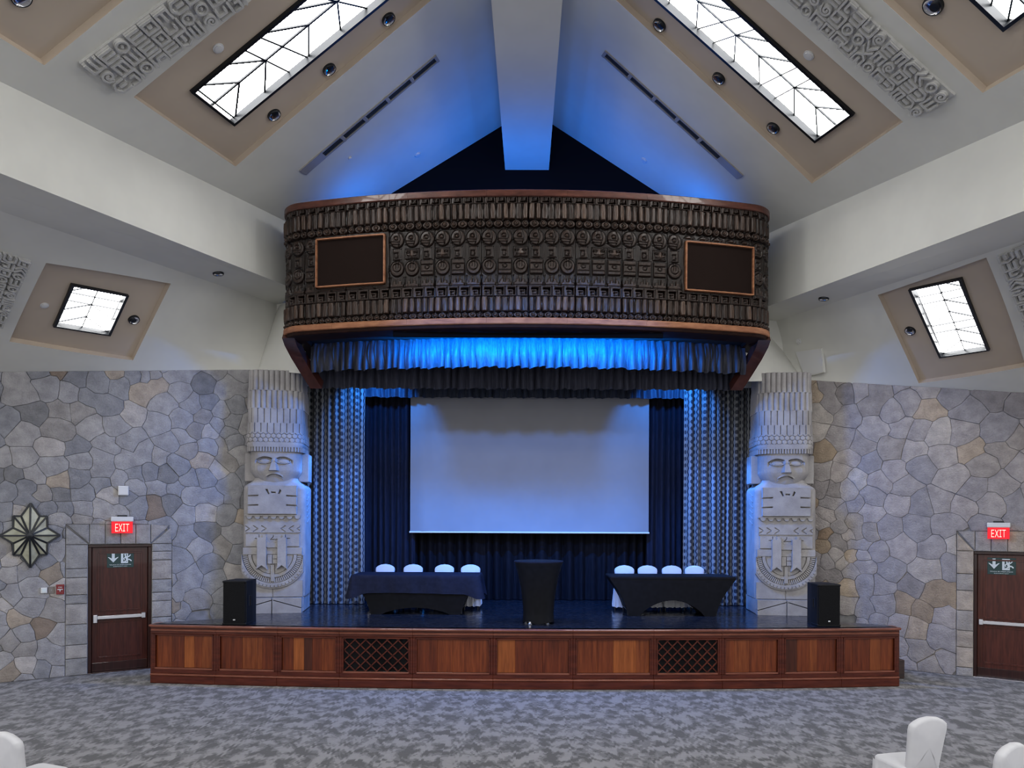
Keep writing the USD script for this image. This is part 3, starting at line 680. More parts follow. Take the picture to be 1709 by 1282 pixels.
# ---------------------------------------------------------------- doors in their openings
def wood(name, a, b, rough=.32, scale=3.0, stretch=(9, 9, .8), coat=.25, spec=.28):
    return mat(name, a, rough, b, scale, stretch, ramp=(.3, .7), bump=.06, bscale=14, detail=6, coat=coat, spec=spec)
M_door = wood('door_wood', (.030, .0062, .0045), (.075, .016, .0095))
M_doorR = wood('door_wood_reddish', (.042, .0095, .006), (.105, .025, .014))
M_doorfr = wood('door_frame_wood', (.018, .006, .005), (.04, .012, .009))
def door(W, s0, s1, z1, m, left):
    t = Thing(f'door_{1 if left else 2}', mat=W, kind='structure'); g = .10; fw = .055
    for a, b in ((s0, s0 + fw), (s1 - fw, s1)): t.add('jamb', bx(a, b, .02, .2, 0, z1 - fw), M_doorfr)
    t.add('head', bx(s0, s1, .02, .2, z1 - fw, z1), M_doorfr)
    a, b, zt = s0 + fw + .004, s1 - fw - .004, z1 - fw - .004
    lf = t.add('leaf', bx(a, b, g, g + .045, .012, zt), m)
    w_ = .10
    def moulded(za, zb):
        for q in (bar((a + w_, g - .004, za), (b - w_, g - .004, za), .022, .03, (0, 0, 1)), bar((a + w_, g - .004, zb), (b - w_, g - .004, zb), .022, .03, (0, 0, 1)),
                  bar((a + w_, g - .004, za), (a + w_, g - .004, zb), .022, .03, (1, 0, 0)), bar((b - w_, g - .004, za), (b - w_, g - .004, zb), .022, .03, (1, 0, 0))):
            t.add('moulding', q, m, parent=lf)
    moulded(1.06 if not left else 1.10, zt - .10); moulded(.26, .90)
    t.add('kick_rail', bx(a, b, g - .008, g + .01, .012, .17), M_doorfr)
    zb = .985
    pb = t.add('panic_bar', bx(a + .05, b - .07, g - .075, g - .035, zb - .03, zb + .03), M_steel, label='brushed steel panic bar')
    for q in (a + .02, b - .10): t.add('bar_bracket', bx(q, q + .065, g - .085, g - .001, zb - (.09 if q < (a + b) / 2 and left else .045), zb + .05), M_steel, parent=pb)
    t.add('threshold', bx(s0, s1, -.02, .15, 0, .012), M_steel if not left else M_doorfr)
    t.add('opening_back', bx(s0 - .05, s1 + .05, .21, .25, 0, z1 + .05), M_black)
    return a, b, zt, g
dA = door(WL, dl0, dl1, dlz, M_door, True); dB = door(WR, dr0, dr1, drz, M_doorR, False)

# emergency signs and exit signs
M_green = mat('sign_green', (.004, .035, .032), .4)
M_signw = mat('sign_white', (.62, .68, .68), .5)
M_exitred = glow('exit_red', (1.0, .035, .05), .95)
M_exitlit = glow('exit_letters', (1.0, .50, .42), 1.7)
def wall_thing(name, label, cat, W, s, z, d=0.0, group=None):
    M = W.copy(); M[:3, 3] = w2(W, s, z, d); return Thing(name, label, cat, mat=M, group=group)
def text_up(s, h, depth=.003, width=None):
    m = meshkit.text_mesh(s, h, depth); v = m.vertices; v[:, 0] -= (v[:, 0].min() + v[:, 0].max()) / 2
    if width: v[:, 0] *= width / (v[:, 0].max() - v[:, 0].min())
    m.vertices = v; return front(m)
def em_sign(W, px0, px1, py0, py1, g, label):
    a = on_wall(W, px0, py0, -g); b = on_wall(W, px1, py1, -g); w_, h = abs(b[0] - a[0]), abs(a[1] - b[1])
    t = wall_thing('emergency_exit_sign', label, 'exit sign', W, (a[0] + b[0]) / 2, (a[1] + b[1]) / 2, -g + .002)
    t.add('plate', bx(-w_ / 2, w_ / 2, -.006, 0, -h / 2, h / 2, .002), M_green)
    y = -.007; k = w_ / .47
    ar = Polygon([(-.15, .115), (-.10, .115), (-.10, .02), (-.05, .045), (-.03, .045), (-.125, -.045), (-.22, .045), (-.20, .045), (-.15, .02)])
    S = lambda g_: affinity.scale(g_, k, h / .26, origin=(0, 0))
    t.add('arrow', front(ext(S(ar), .002), y), M_signw)
    dr = box(.01, -.06, .135, .115).difference(box(.05, -.04, .115, .095))
    t.add('doorway', front(ext(S(dr), .002), y), M_signw)
    man = unary_union([Point(.085, .078).buffer(.017, 4), LineString([(.09, .05), (.115, .005)]).buffer(.016, 3), LineString([(.095, .045), (.06, .02), (.07, -.005)]).buffer(.008, 2), LineString([(.10, .045), (.15, .05), (.175, .075)]).buffer(.009, 2), LineString([(.115, .005), (.165, .0), (.19, -.02)]).buffer(.011, 2), LineString([(.112, .002), (.095, -.03), (.06, -.04)]).buffer(.011, 2)])
    t.add('running_figure', front(ext(S(man), .0025), y - .002), M_signw)
    for s_, z, hh, ww in (('SALIDA DE EMERGENCIA', -.092, .020, .38), ('EMERGENCY EXIT', -.119, .015, .25)):
        m = text_up(s_, hh * k, .002, ww * k); m.apply_translation([0, y, z * h / .26]); t.add('lettering', m, M_signw)
em_sign(WL, 178.5, 223, 921.5, 946.5, dA[3], 'dark green emergency exit sign with arrow, on the left door')
em_sign(WR, 1648, 1695.5, 930.5, 960, dB[3], 'dark green emergency exit sign with arrow, on the right door')
def exit_sign(W, px0, px1, pyt, pym, pyb, label):
    a = on_wall(W, px0, pyt, .1); b = on_wall(W, px1, pyb, .1); m_ = on_wall(W, (px0 + px1) / 2, pym, .1)
    w_ = b[0] - a[0]; top, mid, bot = a[1], m_[1], b[1]; s = (a[0] + b[0]) / 2
    t = wall_thing('lit_exit_sign', label, 'exit sign', W, s, bot, .03)
    t.add('housing', bx(-w_ / 2, w_ / 2, -.14, .0, mid - bot, top - bot, .01), M_whitepl)
    t.add('wall_bracket', bx(-w_ * .22, w_ * .22, -.10, .0, top - bot, top - bot + .03, .004), M_frame)
    pp = t.add('panel', bx(-w_ / 2 + .01, w_ / 2 - .01, -.085, -.07, 0, mid - bot, .004), M_exitred, label='glowing red panel')
    m = text_up('EXIT', (mid - bot) * .66, .004, w_ * .62); m.apply_translation([0, -.087, (mid - bot) * .15]); t.add('letters', m, M_exitlit, label='bright letters reading EXIT', parent=pp)
exit_sign(WL, 185, 222.5, 862.5, 870.5, 890, 'glowing red EXIT sign above the left door')
exit_sign(WR, 1647, 1686, 872.5, 880.5, 900, 'glowing red EXIT sign above the right door')
# small wall devices
def wall_box(name, label, cat, px0, px1, py0, py1, depth, m, extra=None):
    a = on_wall(WL, px0, py0, .05); b = on_wall(WL, px1, py1, .05); w_, h = b[0] - a[0], a[1] - b[1]
    t = wall_thing(name, label, cat, WL, (a[0] + b[0]) / 2, b[1], .035)
    t.add('body', bx(-w_ / 2, w_ / 2, -depth, 0, 0, h, .006), m)
    if extra: extra(t, w_, h, depth)
wall_box('white_wall_box', 'plain white square box on the stone above the left EXIT sign', 'wall box', 197, 214.5, 811, 827, .06, M_whitepl,
         lambda t, w_, h, d: t.add('cover', bx(-w_ / 2 + .012, w_ / 2 - .012, -d - .008, -d + .002, .012, h - .012, .004), M_whitepl))
M_beigepl = mat('grey_beige_plate', (.17, .15, .135), .5); M_redpl = mat('red_plastic', (.20, .012, .014), .4)
wall_box('light_switch', 'small white switch left of the red fire alarm box', 'light switch', 68, 79, 981, 990, .03, M_whitepl,
         lambda t, w_, h, d: t.add('rocker', bx(-w_ * .3, w_ * .3, -d - .006, -d + .002, h * .2, h * .8, .003), M_signw))
wall_box('blank_wall_plate', 'dull brown blank plate between the white switch and fire alarm', 'wall plate', 80.5, 91, 979.5, 990.5, .02, M_beigepl,
         lambda t, w_, h, d: t.add('screw', rod((0, -d - .004, h / 2), (0, -d, h / 2), .005), M_steel))
def alarm(t, w_, h, d):
    m = text_up('FIRE', .018, .002, w_ * .5); m.apply_translation([0, -d - .001, h * .72]); t.add('lettering', m, M_signw)
    t.add('pull_handle', unary_handle(w_, h, d), M_signw)
    t.add('lid', bx(-w_ / 2 - .004, w_ / 2 + .004, -d - .004, -.005, h * .86, h + .012, .004), M_redpl)
def unary_handle(w_, h, d):
    return cat_([bx(-w_ * .36, w_ * .36, -d - .014, -d + .002, h * .50, h * .58, .003), bx(-w_ * .06, w_ * .06, -d - .012, -d + .002, h * .32, h * .52, .003)])
wall_box('fire_alarm_pull_station', 'red fire alarm box beside the left door surround', 'fire alarm', 94, 107, 977, 991.5, .06, M_redpl, alarm)

# star lamp
def star_lamp():
    s, z = on_wall(WL, 50.5, 894, .1); sc = (on_wall(WL, 50, 842, .1)[1] - on_wall(WL, 50, 950, .1)[1]) / 2
    hx = (on_wall(WL, 101, 893, .1)[0] - on_wall(WL, 0, 893, .1)[0]) / 2 / sc
    t = wall_thing('star_wall_lamp', 'eight-pointed star lamp of black metal and pale glass on the left wall', 'wall lamp', WL, s, z, .035)
    Mg = usdkit.material(stage, '/World/Looks/star_glass', {'n': ('noise_texture', {'scale': 7, 'detail': 3}), 'tc': ('texture_coordinate', {}), 'r': ('rgb_ramp', {'ramp': [(.3, (.30, .30, .22)), (.7, (.48, .48, .37))]}), 'p': ('principled_bsdf', {'roughness': .22, 'specular_ior_level': .7})},
                         [('tc.object', 'n.vector'), ('n.fac', 'r.fac'), ('r.color', 'p.base_color')], surface='p.BSDF')
    q = [(0, 1), (.31, .60), (.56, .60), (.57, .24), (1, 0), (.57, -.24), (.56, -.60), (.31, -.60)]
    q = q + [(-x, -y) for x, y in q]
    pts = np.array([(x * hx * sc, -.03, y * sc) for x, y in q]); c = np.array([0, -.15, 0.0])
    t.add('back_frame', front(ext(Polygon(pts[:, [0, 2]]), .03)), M_frame)
    for i in range(16):
        a, b = pts[i], pts[(i + 1) % 16]; m3 = (a + b + c) / 3
        tri = np.array([a, b, c]); tri = m3 + (tri - m3) * .93
        back = tri + [0, .006, 0]; v = np.vstack([tri, back]); m = trimesh.Trimesh(v).convex_hull
        t.add('glass_pane', m, Mg)
    for i in range(16):
        a, b = pts[i], pts[(i + 1) % 16]
        t.add('rib', bar(a, c, .028, .03, (0, -1, 0)), M_frame)
        t.add('edge_bar', bar(a, b, .028, .035, (0, -1, 0)), M_frame)
    t.add('boss', lathe([(.05, 0), (.045, .025), (.001, .035)], 12).apply_transform(trimesh.transformations.rotation_matrix(math.pi / 2, [1, 0, 0])).apply_translation([0, -.145, 0]), M_frame)
star_lamp()

# ---------------------------------------------------------------- stage
def stagewood(i, a, b): return wood(f'stage_wood_{i}', a, b, .34, 2.6, (8, 8, .7), .05)
M_sw = [stagewood(0, (.060, .0105, .004), (.16, .034, .010)), stagewood(1, (.085, .016, .005), (.21, .049, .013)), stagewood(2, (.17, .043, .010), (.33, .095, .023)), stagewood(3, (.030, .007, .004), (.08, .021, .010)), stagewood(4, (.105, .022, .006), (.24, .064, .017))]
M_srail = wood('stage_rail_wood', (.045, .0085, .005), (.11, .024, .012), .3, 2.4, (.9, 8, 8), .06)
M_snose = wood('stage_nosing_wood', (.13, .042, .024), (.24, .085, .055), .3, 2.4, (.9, 8, 8), .2)
M_deck = usdkit.material(stage, '/World/Looks/stage_deck', {'g': ('geometry', {}), 'm': ('mapping', {'scale': (.8, 4, 1)}), 'n': ('noise_texture', {'scale': 3, 'detail': 5}), 'r': ('rgb_ramp', {'ramp': [(.3, (.008, .009, .013)), (.7, (.020, .022, .030))]}),
        'n2': ('noise_texture', {'scale': 9, 'detail': 4}), 'rr': ('map_range', {'from_min': .3, 'from_max': .7, 'to_min': .12, 'to_max': .28}), 'p': ('principled_bsdf', {'specular_ior_level': .55})},
        [('g.position', 'm.vector'), ('m.vector', 'n.vector'), ('n.fac', 'r.fac'), ('r.color', 'p.base_color'), ('g.position', 'n2.vector'), ('n2.fac', 'rr.value'), ('rr.result', 'p.roughness')], surface='p.BSDF')
stage_ = Thing('stage', 'raised wooden stage with panelled front, two lattice grilles and black floor', 'stage')
bounds = [(254, 0), (361.5, 0), (464, 0), (567, 1), (689, 0), (823, 0), (956, 0), (1090.5, 1), (1204, 0), (1304, 0), (1402, 0), (1498, None)]
xf = lambda px: ray(px, 1100)[0]
yfun = lambda x: 11.29 + .34 * (abs(x) / 6.3) ** 2
def fx(px):
    r = ray(px, 1100)[0]; y = 11.4
    for _ in range(20): y = yfun(r * y)
    return np.array([r * y, y])
V_ = [fx(b[0]) for b in bounds]
cl, cr = V_[0], V_[-1]
deckp = Polygon([tuple(v) for v in V_] + [(cr[0] - .02, cr[1] + .30), (5.45, 12.35), (5.62, 13.6), (5.9, 16.05), (-5.9, 16.05), (-5.62, 13.6), (-5.5, 12.35), (cl[0] + .02, cl[1] + .30)])
stage_.add('core', ext(deckp.buffer(-.05, join_style=2), HS - .05), M_black)
m = ext(deckp.buffer(-.03, join_style=2), .05); m.apply_translation([0, 0, HS - .05]); stage_.add('deck', m, M_deck, label='black glossy stage floor')
rng = np.random.default_rng(5)
for (a, b, (px, lat)) in zip(V_[:-1], V_[1:], bounds[:-1]):
    d = b - a; L_ = np.linalg.norm(d); ang = math.atan2(d[1], d[0]); M = trimesh.transformations.rotation_matrix(ang, [0, 0, 1]); M[:3, 3] = [a[0], a[1], 0]
    A = lambda nm, me, ma, **k: stage_.add(nm, me.apply_transform(M), ma, **k)
    A('base_board', bx(-.004, L_ + .004, -.055, .05, 0, .135, .012), M_srail)
    A('base_cap', bx(-.004, L_ + .004, -.062, .03, .135, .165, .01), M_snose)
    A('bottom_rail', bx(0, L_, -.02, .05, .165, .235, .006), M_srail)
    A('top_rail', bx(0, L_, -.02, .05, .83, .905, .006), M_srail)
    A('cornice', bx(-.004, L_ + .004, -.045, .05, .875, .91, .012), M_snose)
    A('nosing', bx(-.008, L_ + .008, -.06, .12, .94, .98, .016), M_snose)
    A('frieze', bx(0, L_, -.015, .05, .905, .945, .004), M_srail)
    for s in (0, L_): A('stile', bx(max(s - .045, 0), min(s + .045, L_), -.022, .05, .235, .83, .006), M_srail)
    x0, x1, z0, z1 = .045, L_ - .045, .235, .83
    for q in (bar((x0, -.012, z0 + .015), (x1, -.012, z0 + .015), .03, .028, (0, 0, 1)), bar((x0, -.012, z1 - .012), (x1, -.012, z1 - .012), .03, .024, (0, 0, 1)), bar((x0 + .012, -.012, z0), (x0 + .012, -.012, z1), .03, .024, (1, 0, 0)), bar((x1 - .012, -.012, z0), (x1 - .012, -.012, z1), .03, .024, (1, 0, 0))):
        A('panel_moulding', q, M_srail if q.bounds[1][2] > .4 else M_snose)
    x0 += .024; x1 -= .024; z0 += .03; z1 -= .024
    if not lat:
        n = int(rng.integers(3, 6)); cuts = np.sort(np.r_[0, np.cumsum(rng.uniform(.6, 1.5, n))]); cuts = cuts / cuts[-1] * (x1 - x0) + x0
        tone = [0, 1, 3, 0, 4]
        for i in range(n):
            k = int(rng.choice(5, p=[.32, .28, .10, .14, .16])); A('plank', bx(cuts[i] + .0008, cuts[i + 1] - .0008, .012 - .002 * rng.random(), .045, z0, z1, .002), M_sw[k])
    else:
        A('grille_back', bx(x0, x1, .05, .06, z0, z1, .001), M_black)
        nx = 6; w_ = x1 - x0; h = z1 - z0; st = w_ / nx
        for sgn in (1, -1):
            for i in range(-6, 14):
                c0 = x0 + i * st
                l = LineString([(c0, z0), (c0 + sgn * h * 1.0 * st * 3.15 / h, z1)]).intersection(box(x0, z0, x1, z1))
                if l.is_empty or l.length < .03: continue
                (p0, q0), (p1, q1) = l.coords[0], l.coords[-1]
                A('lattice_strip', bar((p0, .008 if sgn > 0 else .02, q0), (p1, .008 if sgn > 0 else .02, q1), .022, .014, (0, -1, 0)), M_srail)
# side ends
for s, q in ((-1, cl), (1, cr)):
    stage_.add('end_panel', bx(q[0] - .02 if s > 0 else q[0] - .03, q[0] + .03 if s > 0 else q[0] + .02, q[1], q[1] + .28, 0, .945, .004), M_srail)
    stage_.add('end_nosing', bx(q[0] - .06, q[0] + .06, q[1] - .02, q[1] + .3, .94, .98, .012), M_snose)
M_step = mat('dark_step_wood', (.022, .012, .010), .4, (.05, .026, .02), 3, (1, 8, 8))
sp = hit_z(1502, 1095, .34)
t = Thing('stage_steps', 'dark wooden steps behind the right end of the stage', 'steps', loc=(6.15, 12.15, 0))
t.add('lower_step', bx(-.45, .52, 0, .6, 0, .33, .012), M_step); t.add('upper_step', bx(-.45, .15, 0, .6, .33, .64, .012), M_step)

# ---------------------------------------------------------------- loudspeakers on the stage
M_spk = mat('speaker_black', (.005, .0055, .007), .6, (.008, .008, .010), 30, spec=.2)
M_grl = mat('speaker_grille', (.008, .0085, .010), .7, (.003, .003, .004), 160, ramp=(.45, .55), bump=.4, bscale=200, spec=.12)
def pa_speaker(px0, px1, pyb, pyt, label, side):
    b0, b1 = hit_z(px0, pyb, HS), hit_z(px1, pyb, HS); Y = b0[1]; w_ = b1[0] - b0[0]; top = (P((px0 + px1) / 2, pyt, Y))[2] - HS
    t = Thing('pa_loudspeaker', label, 'loudspeaker', loc=((b0[0] + b1[0]) / 2, Y, HS))
    d = .50
    pl = Polygon([(-w_ / 2, .02), (w_ / 2, .02), (w_ / 2, d * .55), (w_ * .44, d), (-w_ * .44, d), (-w_ / 2, d * .55)])
    t.add('cabinet', ext(pl.buffer(-.012).buffer(.012, 3), top), M_spk, smooth=35)
    t.add('front_grille', pillow(rrect(w_ * .94, top * .94, .03, 0, top / 2), .03, .012, 40).apply_translation([0, .012, 0]), M_grl, smooth=40)
    t.add('top_cap', bx(-w_ / 2 - .004, w_ / 2 + .004, -.002, d * .56, top - .03, top + .004, .01), M_spk)
    t.add('bottom_cap', bx(-w_ / 2 - .004, w_ / 2 + .004, -.002, d * .56, 0, .04, .01), M_spk)
    t.add('badge', bx(-.02, .02, -.008, 0, .08, .10, .002), M_steel)
    hx = side * w_ / 2
    hp_ = t.add('handle_recess', bx(hx - .004, hx + .004, d * .22, d * .4, top * .42, top * .66, .002), M_black)
    t.add('handle', rod((hx + side * .012, d * .31, top * .43), (hx + side * .012, d * .31, top * .65), .012), M_spk, parent=hp_)
pa_speaker(371, 411, 1043.5, 970, 'black loudspeaker at the left front of the stage before the left statue', 1)
pa_speaker(1364.5, 1402.5, 1046, 976, 'black loudspeaker at the right front of the stage before the right statue', -1)
# ---------------------------------------------------------------- stone statues either side of the stage
M_totem = mat('carved_pale_stone', (.36, .345, .34), .85, (.265, .252, .25), 3.2, ramp=(.36, .68), bump=.35, bscale=26, spec=.25, bdist=.015, detail=6)
def seg(px, pz, a, b):
    """distance of points to segment"""
    a = np.array(a); b = np.array(b); d = b - a; t = np.clip(((px - a[0]) * d[0] + (pz - a[1]) * d[1]) / (d @ d), 0, 1)
    return np.hypot(px - a[0] - t * d[0], pz - a[1] - t * d[1])
def base_ring(a, b, r, n):
    p = ring_of(rrect(2 * a, 2 * b, r), n); k = np.argmin(np.hypot(p[:, 0], p[:, 1] + b)); return np.roll(p, n // 2 - k, 0)   # front centre in the middle
def column(prof, r, n, zs, disp=None, cap=True):
    """prof(z) -> (half width, half depth); disp(s, z) pushes the surface out"""
    R = []
    for z in zs:
        a, b = prof(z); p = base_ring(a, b, min(r, a * .95, b * .95), n)
        L = np.r_[0, np.cumsum(np.linalg.norm(np.diff(p, axis=0), axis=1))]; s = L - L[n // 2]
        if disp is not None: p = inset_pts(p, -1.0 * disp(s, z, p[:, 0])[:, None])
        R.append(np.c_[p, np.full(n, z)])
    return loft(R, cap, cap)
def totem(label, px, rz):
    p = P(px, 1000, 13.62); t = Thing('carved_stone_statue', label, 'statue', loc=(p[0], 13.62, HS), rz=rz)
    # headdress: two rows of flutes, two rows of slats, a band of scales, plain band, beads
    per = .098
    t.add('upper_feather_row', column(lambda z: (.475, .42), .2, 560, np.linspace(4.25, 4.64, 6), lambda s, z, x: .058 * np.sqrt(np.clip(1 - (2 * ((s / per) % 1) - 1) ** 2, 0, 1)) - .02 + .012 * (z < 4.3)), M_totem, smooth=28)
    t.add('lower_feather_row', column(lambda z: (.485 + (4.26 - z) * .03, .43), .2, 560, np.linspace(3.90, 4.255, 6), lambda s, z, x: .052 * np.sqrt(np.clip(1 - (2 * ((s / per + .5) % 1) - 1) ** 2, 0, 1)) - .012), M_totem, smooth=28)
    gro = lambda s, o, w_: -.03 * (np.abs(((s / .118 + o) % 1) - .5) * .118 < w_)
    t.add('upper_slat_row', column(lambda z: (.515, .46), .2, 560, np.linspace(3.62, 3.915, 4), lambda s, z, x: gro(s, 0, .007) + .0), M_totem, smooth=25)
    t.add('lower_slat_row', column(lambda z: (.522, .468), .2, 560, np.linspace(3.44, 3.63, 4), lambda s, z, x: gro(s, .5, .007)), M_totem, smooth=25)
    def scales(s, z, x):
        r = .048; zz = (z - 3.26) / (r * 1.62); row = np.floor(zz); best = np.full(len(s), 9.0)
        for k in (-1, 0, 1):
            rr = row + k; o = .5 * (rr % 2); cs = (np.floor(s / (2 * r) - o) + .5 + o) * 2 * r; cz = 3.26 + (rr + .5) * r * 1.62
            best = np.minimum(best, np.hypot(s - cs, z - cz) / r)
        return .02 * (best < .90) * np.clip(1.15 - best * .35, 0, 1)
    t.add('scale_band', column(lambda z: (.520, .47), .2, 640, np.linspace(3.255, 3.445, 26), scales), M_totem, smooth=30)
    t.add('head_band', column(lambda z: (.535 - .02 * abs(z - 3.215) / .05, .485), .2, 300, np.linspace(3.165, 3.26, 5)), M_totem, smooth=30)
    t.add('bead_row', column(lambda z: (.505, .455), .2, 640, np.linspace(3.08, 3.17, 5), lambda s, z, x: .028 * (np.abs(((s / .052) % 1) - .5) < .33)), M_totem, smooth=25)
    # head with the face
    def hp(z):
        k = smoothstep(2.43, 2.74, z); q = smoothstep(2.43, 2.50, z)
        return (.30 + .155 * k + .02 * q - (.07 * (1 - q)), .30 + .11 * k + .04 * q - .10 * (1 - q))
    def face(s, z, x):
        f = np.abs(s) < .52; d = np.zeros(len(s)); xa = np.abs(s)
        ex, ez = .175, 2.905
        brow = 2.985 - 1.6 * (xa - .17) ** 2 - .10 * np.clip(xa - .2, 0, 1)         # brow arch
        sock = smoothstep(0, .012, brow - z) * (1 - smoothstep(.0, .13, brow - z)) * (1 - smoothstep(.32, .36, xa)) * smoothstep(.03, .06, xa)
        d -= .075 * sock
        e = np.hypot((xa - ex) / .118, (z - ez) / .046)
        d += .030 * (e < 1.28) * (e > 1.0) + .026 * (e <= .97) * np.sqrt(np.clip(1.02 - e * e, 0, 1))
        nh = np.clip((2.95 - z) / .22, 0, 1); nw = .035 + .062 * nh
        d += np.where((z > 2.715) & (z < 2.96), (.02 + .088 * nh) * (1 - smoothstep(nw * .62, nw * 1.05, xa)), 0)
        mz = 2.645 - 2.6 * xa ** 2 - .0
        lip = np.abs(z - mz); d -= .030 * (lip < .011) * (xa < .125); d += .014 * (1 - smoothstep(.012, .05, lip)) * (lip >= .011) * (xa < .16)
        d += .012 * (1 - smoothstep(.0, .10, np.hypot(xa, (z - 2.52))))
        return d * f
    t.add('head', column(hp, .24, 640, np.linspace(2.43, 3.10, 92), face), M_totem, smooth=40)
    for s in (-1, 1): t.add('ear_slab', bx(min(s * .40, s * .60), max(s * .40, s * .60), -.16, .22, 2.52, 3.07, .012), M_totem)
    # body
    def bp(z):
        sh = smoothstep(2.36, 2.56, z); return (.575 - .17 * sh ** 1.6 - .012 * (z < .45), .44 - .10 * sh)
    t.add('torso', column(bp, .13, 200, np.r_[np.linspace(.30, 2.34, 8), np.linspace(2.37, 2.58, 9)]), M_totem, smooth=40)
    yb = -.43
    def plate(nm, g, d, y=yb, bev=.006):
        """flat carved plate proud of the body"""
        g = polys(g); parts = []
        for q in g:
            parts.append(front(ext(q, d + .03), y + .03)); i = q.buffer(-bev)
            if i.area > .0005: parts.append(front(ext(i, d + .03 + bev), y + .03))
        t.add(nm, cat_(parts), M_totem)
    pl = box(-.46, 1.885, .43, 2.43)
    cutp = [box(-.5, z - .012, -.27, z + .012) for z in (2.23, 2.05)] + [box(.24, z - .012, .5, z + .012) for z in (2.23, 2.05)] + [Polygon([(-.14, 2.36), (-.10, 2.36), (-.07, 2.27), (-.09, 2.26)]), box(-.035, 2.285, .045, 2.31), Polygon([(.12, 2.36), (.09, 2.27), (.12, 2.27), (.15, 2.33)])]
    plate('breast_plate', pl.difference(unary_union([affinity.rotate(c, 3 if c.centroid.x < 0 else -3) for c in cutp])), .085)
    plate('scallop_strip', unary_union([box(-.53, 1.845, .50, 1.875)] + [Point(-.44 + i * .147, 1.84).buffer(.052, 6).intersection(box(-1, 1.7, 1, 1.85)) for i in range(7)]), .045)
    chev = []
    for i in range(3):
        for s in (-1, 1):
            c = s * (.17 + i * .15); k = LineString([(c + s * .045, 1.66), (c - s * .035, 1.605), (c + s * .045, 1.55)]); chev.append(k.buffer(.010, 1))
    plate('chevron_band', box(-.52, 1.53, .49, 1.685).difference(unary_union(chev)), .03, bev=.003)
    # apron of layered plates
    plate('apron_panel', unary_union([box(-.50, 1.27, .48, 1.50)]).difference(unary_union([LineString([(-.26, 1.50), (-.26, 1.42), (-.33, 1.42)]).buffer(.006), LineString([(.22, 1.50), (.22, 1.42), (.30, 1.42)]).buffer(.006), LineString([(-.05, 1.40), (.18, 1.40)]).buffer(.007), LineString([(-.05, 1.40), (.0, 1.45), (.0, 1.48)]).buffer(.006)])), .045, bev=.004)
    plate('belt_band', box(-.55, 1.115, .53, 1.245), .05)
    U = Polygon([(-.19, 1.50), (-.12, 1.50), (-.12, 1.39), (-.06, 1.34), (.10, 1.34), (.17, 1.39), (.17, 1.50), (.22, 1.50), (.22, 1.36), (.13, 1.245), (-.10, 1.245), (-.19, 1.34)])
    plate('knot', U, .085)
    for x0, x1 in ((-.285, -.115), (.085, .25)):
        xm = (x0 + x1) / 2; plate('ribbon', Polygon([(x0, 1.44), (x1, 1.44), (x1, .91), (x1 + .02, .83), (xm, .91), (x0 - .02, .83), (x0, .91)]), .115)
    plate('centre_panel', box(-.10, .94, .08, 1.11).difference(unary_union([LineString([(-.01, .94), (-.01, 1.11)]).buffer(.005), LineString([(-.01, 1.03), (.08, 1.03)]).buffer(.005)])), .07, bev=.004)
    C = Point(-.01, 1.12); body = box(-.575, .3, .555, 1.112)
    ringp = lambda r0, r1: C.buffer(r1, 40).difference(C.buffer(r0, 40)).intersection(body)
    notch = lambda r0, r1, k, w_: unary_union([LineString([(C.x + r0 * math.cos(a), C.y + r0 * math.sin(a)), (C.x + r1 * math.cos(a), C.y + r1 * math.sin(a))]).buffer(w_) for a in np.linspace(math.pi, 2 * math.pi, k)])
    plate('outer_ring', ringp(.555, .66), .055, bev=.005)
    for k, a in enumerate(np.linspace(math.pi * 1.06, math.pi * 1.94, 25)):
        q = affinity.rotate(box(C.x + .585, C.y - .028, C.x + .632, C.y + .028), math.degrees(a), origin=(C.x, C.y)).intersection(body.buffer(-.01))
        if q.area > .0012: plate('ring_block', q, .075, bev=.004)
    plate('middle_ring', ringp(.455, .545).difference(notch(.45, .55, 44, .006)), .04, bev=.003)
    plate('inner_ring', ringp(.385, .445), .05, bev=.004); plate('inner_disc', C.buffer(.375, 30).intersection(body).difference(box(-.05, .3, .03, .93)), .03, bev=.004)
    plate('tassel', box(-.045, .60, .025, .92), .055)
    for s in (-1, 1):
        plate('leg', box(min(s * .006, s * .55) - .01, .30, max(s * .006, s * .55) - .01, .62), .02)
        fp = Polygon([(s * .008 - .01, 0), (s * .54 - .01, 0), (s * .545 - .01, .29), (s * .008 - .01, .29)])
        cutl = LineString([(s * .02, .245), (s * .56, .085)]).buffer(.008)
        for q in polys(fp.difference(cutl)):
            m = front(ext(q, .16), -.38); t.add('foot', m, M_totem)
    t.add('plinth', bx(-.555, .545, -.40, .42, 0, .30, .012), M_totem)
    for s in (-1, 1):
        for k in range(6): t.add('arm_fold', bar((s * .575, -.22, 1.72 + k * .11), (s * .575, .05, 1.80 + k * .11), .02, .02, (s, 0, 0)), M_totem)
    return t
totem('tall pale stone warrior statue on the left of the stage', 464, math.radians(9))
totem('tall pale stone warrior statue on the right of the stage', 1301, math.radians(-5))

# ---------------------------------------------------------------- carved wooden canopy over the stage
CZ0, CZ1 = 6.03, 8.27
plan = Polygon([(-4.34, 14.38)] + [(x, 11.5 + .033 * x * x) for x in np.linspace(-4.34, 4.28, 80)] + [(4.28, 14.38)])
rp = plan.buffer(-.48, 14).buffer(.48, 14)
co = np.array((rp.exterior if rp.exterior.is_ccw else LineString(list(rp.exterior.coords)[::-1])).coords)
L_all = LineString(co)
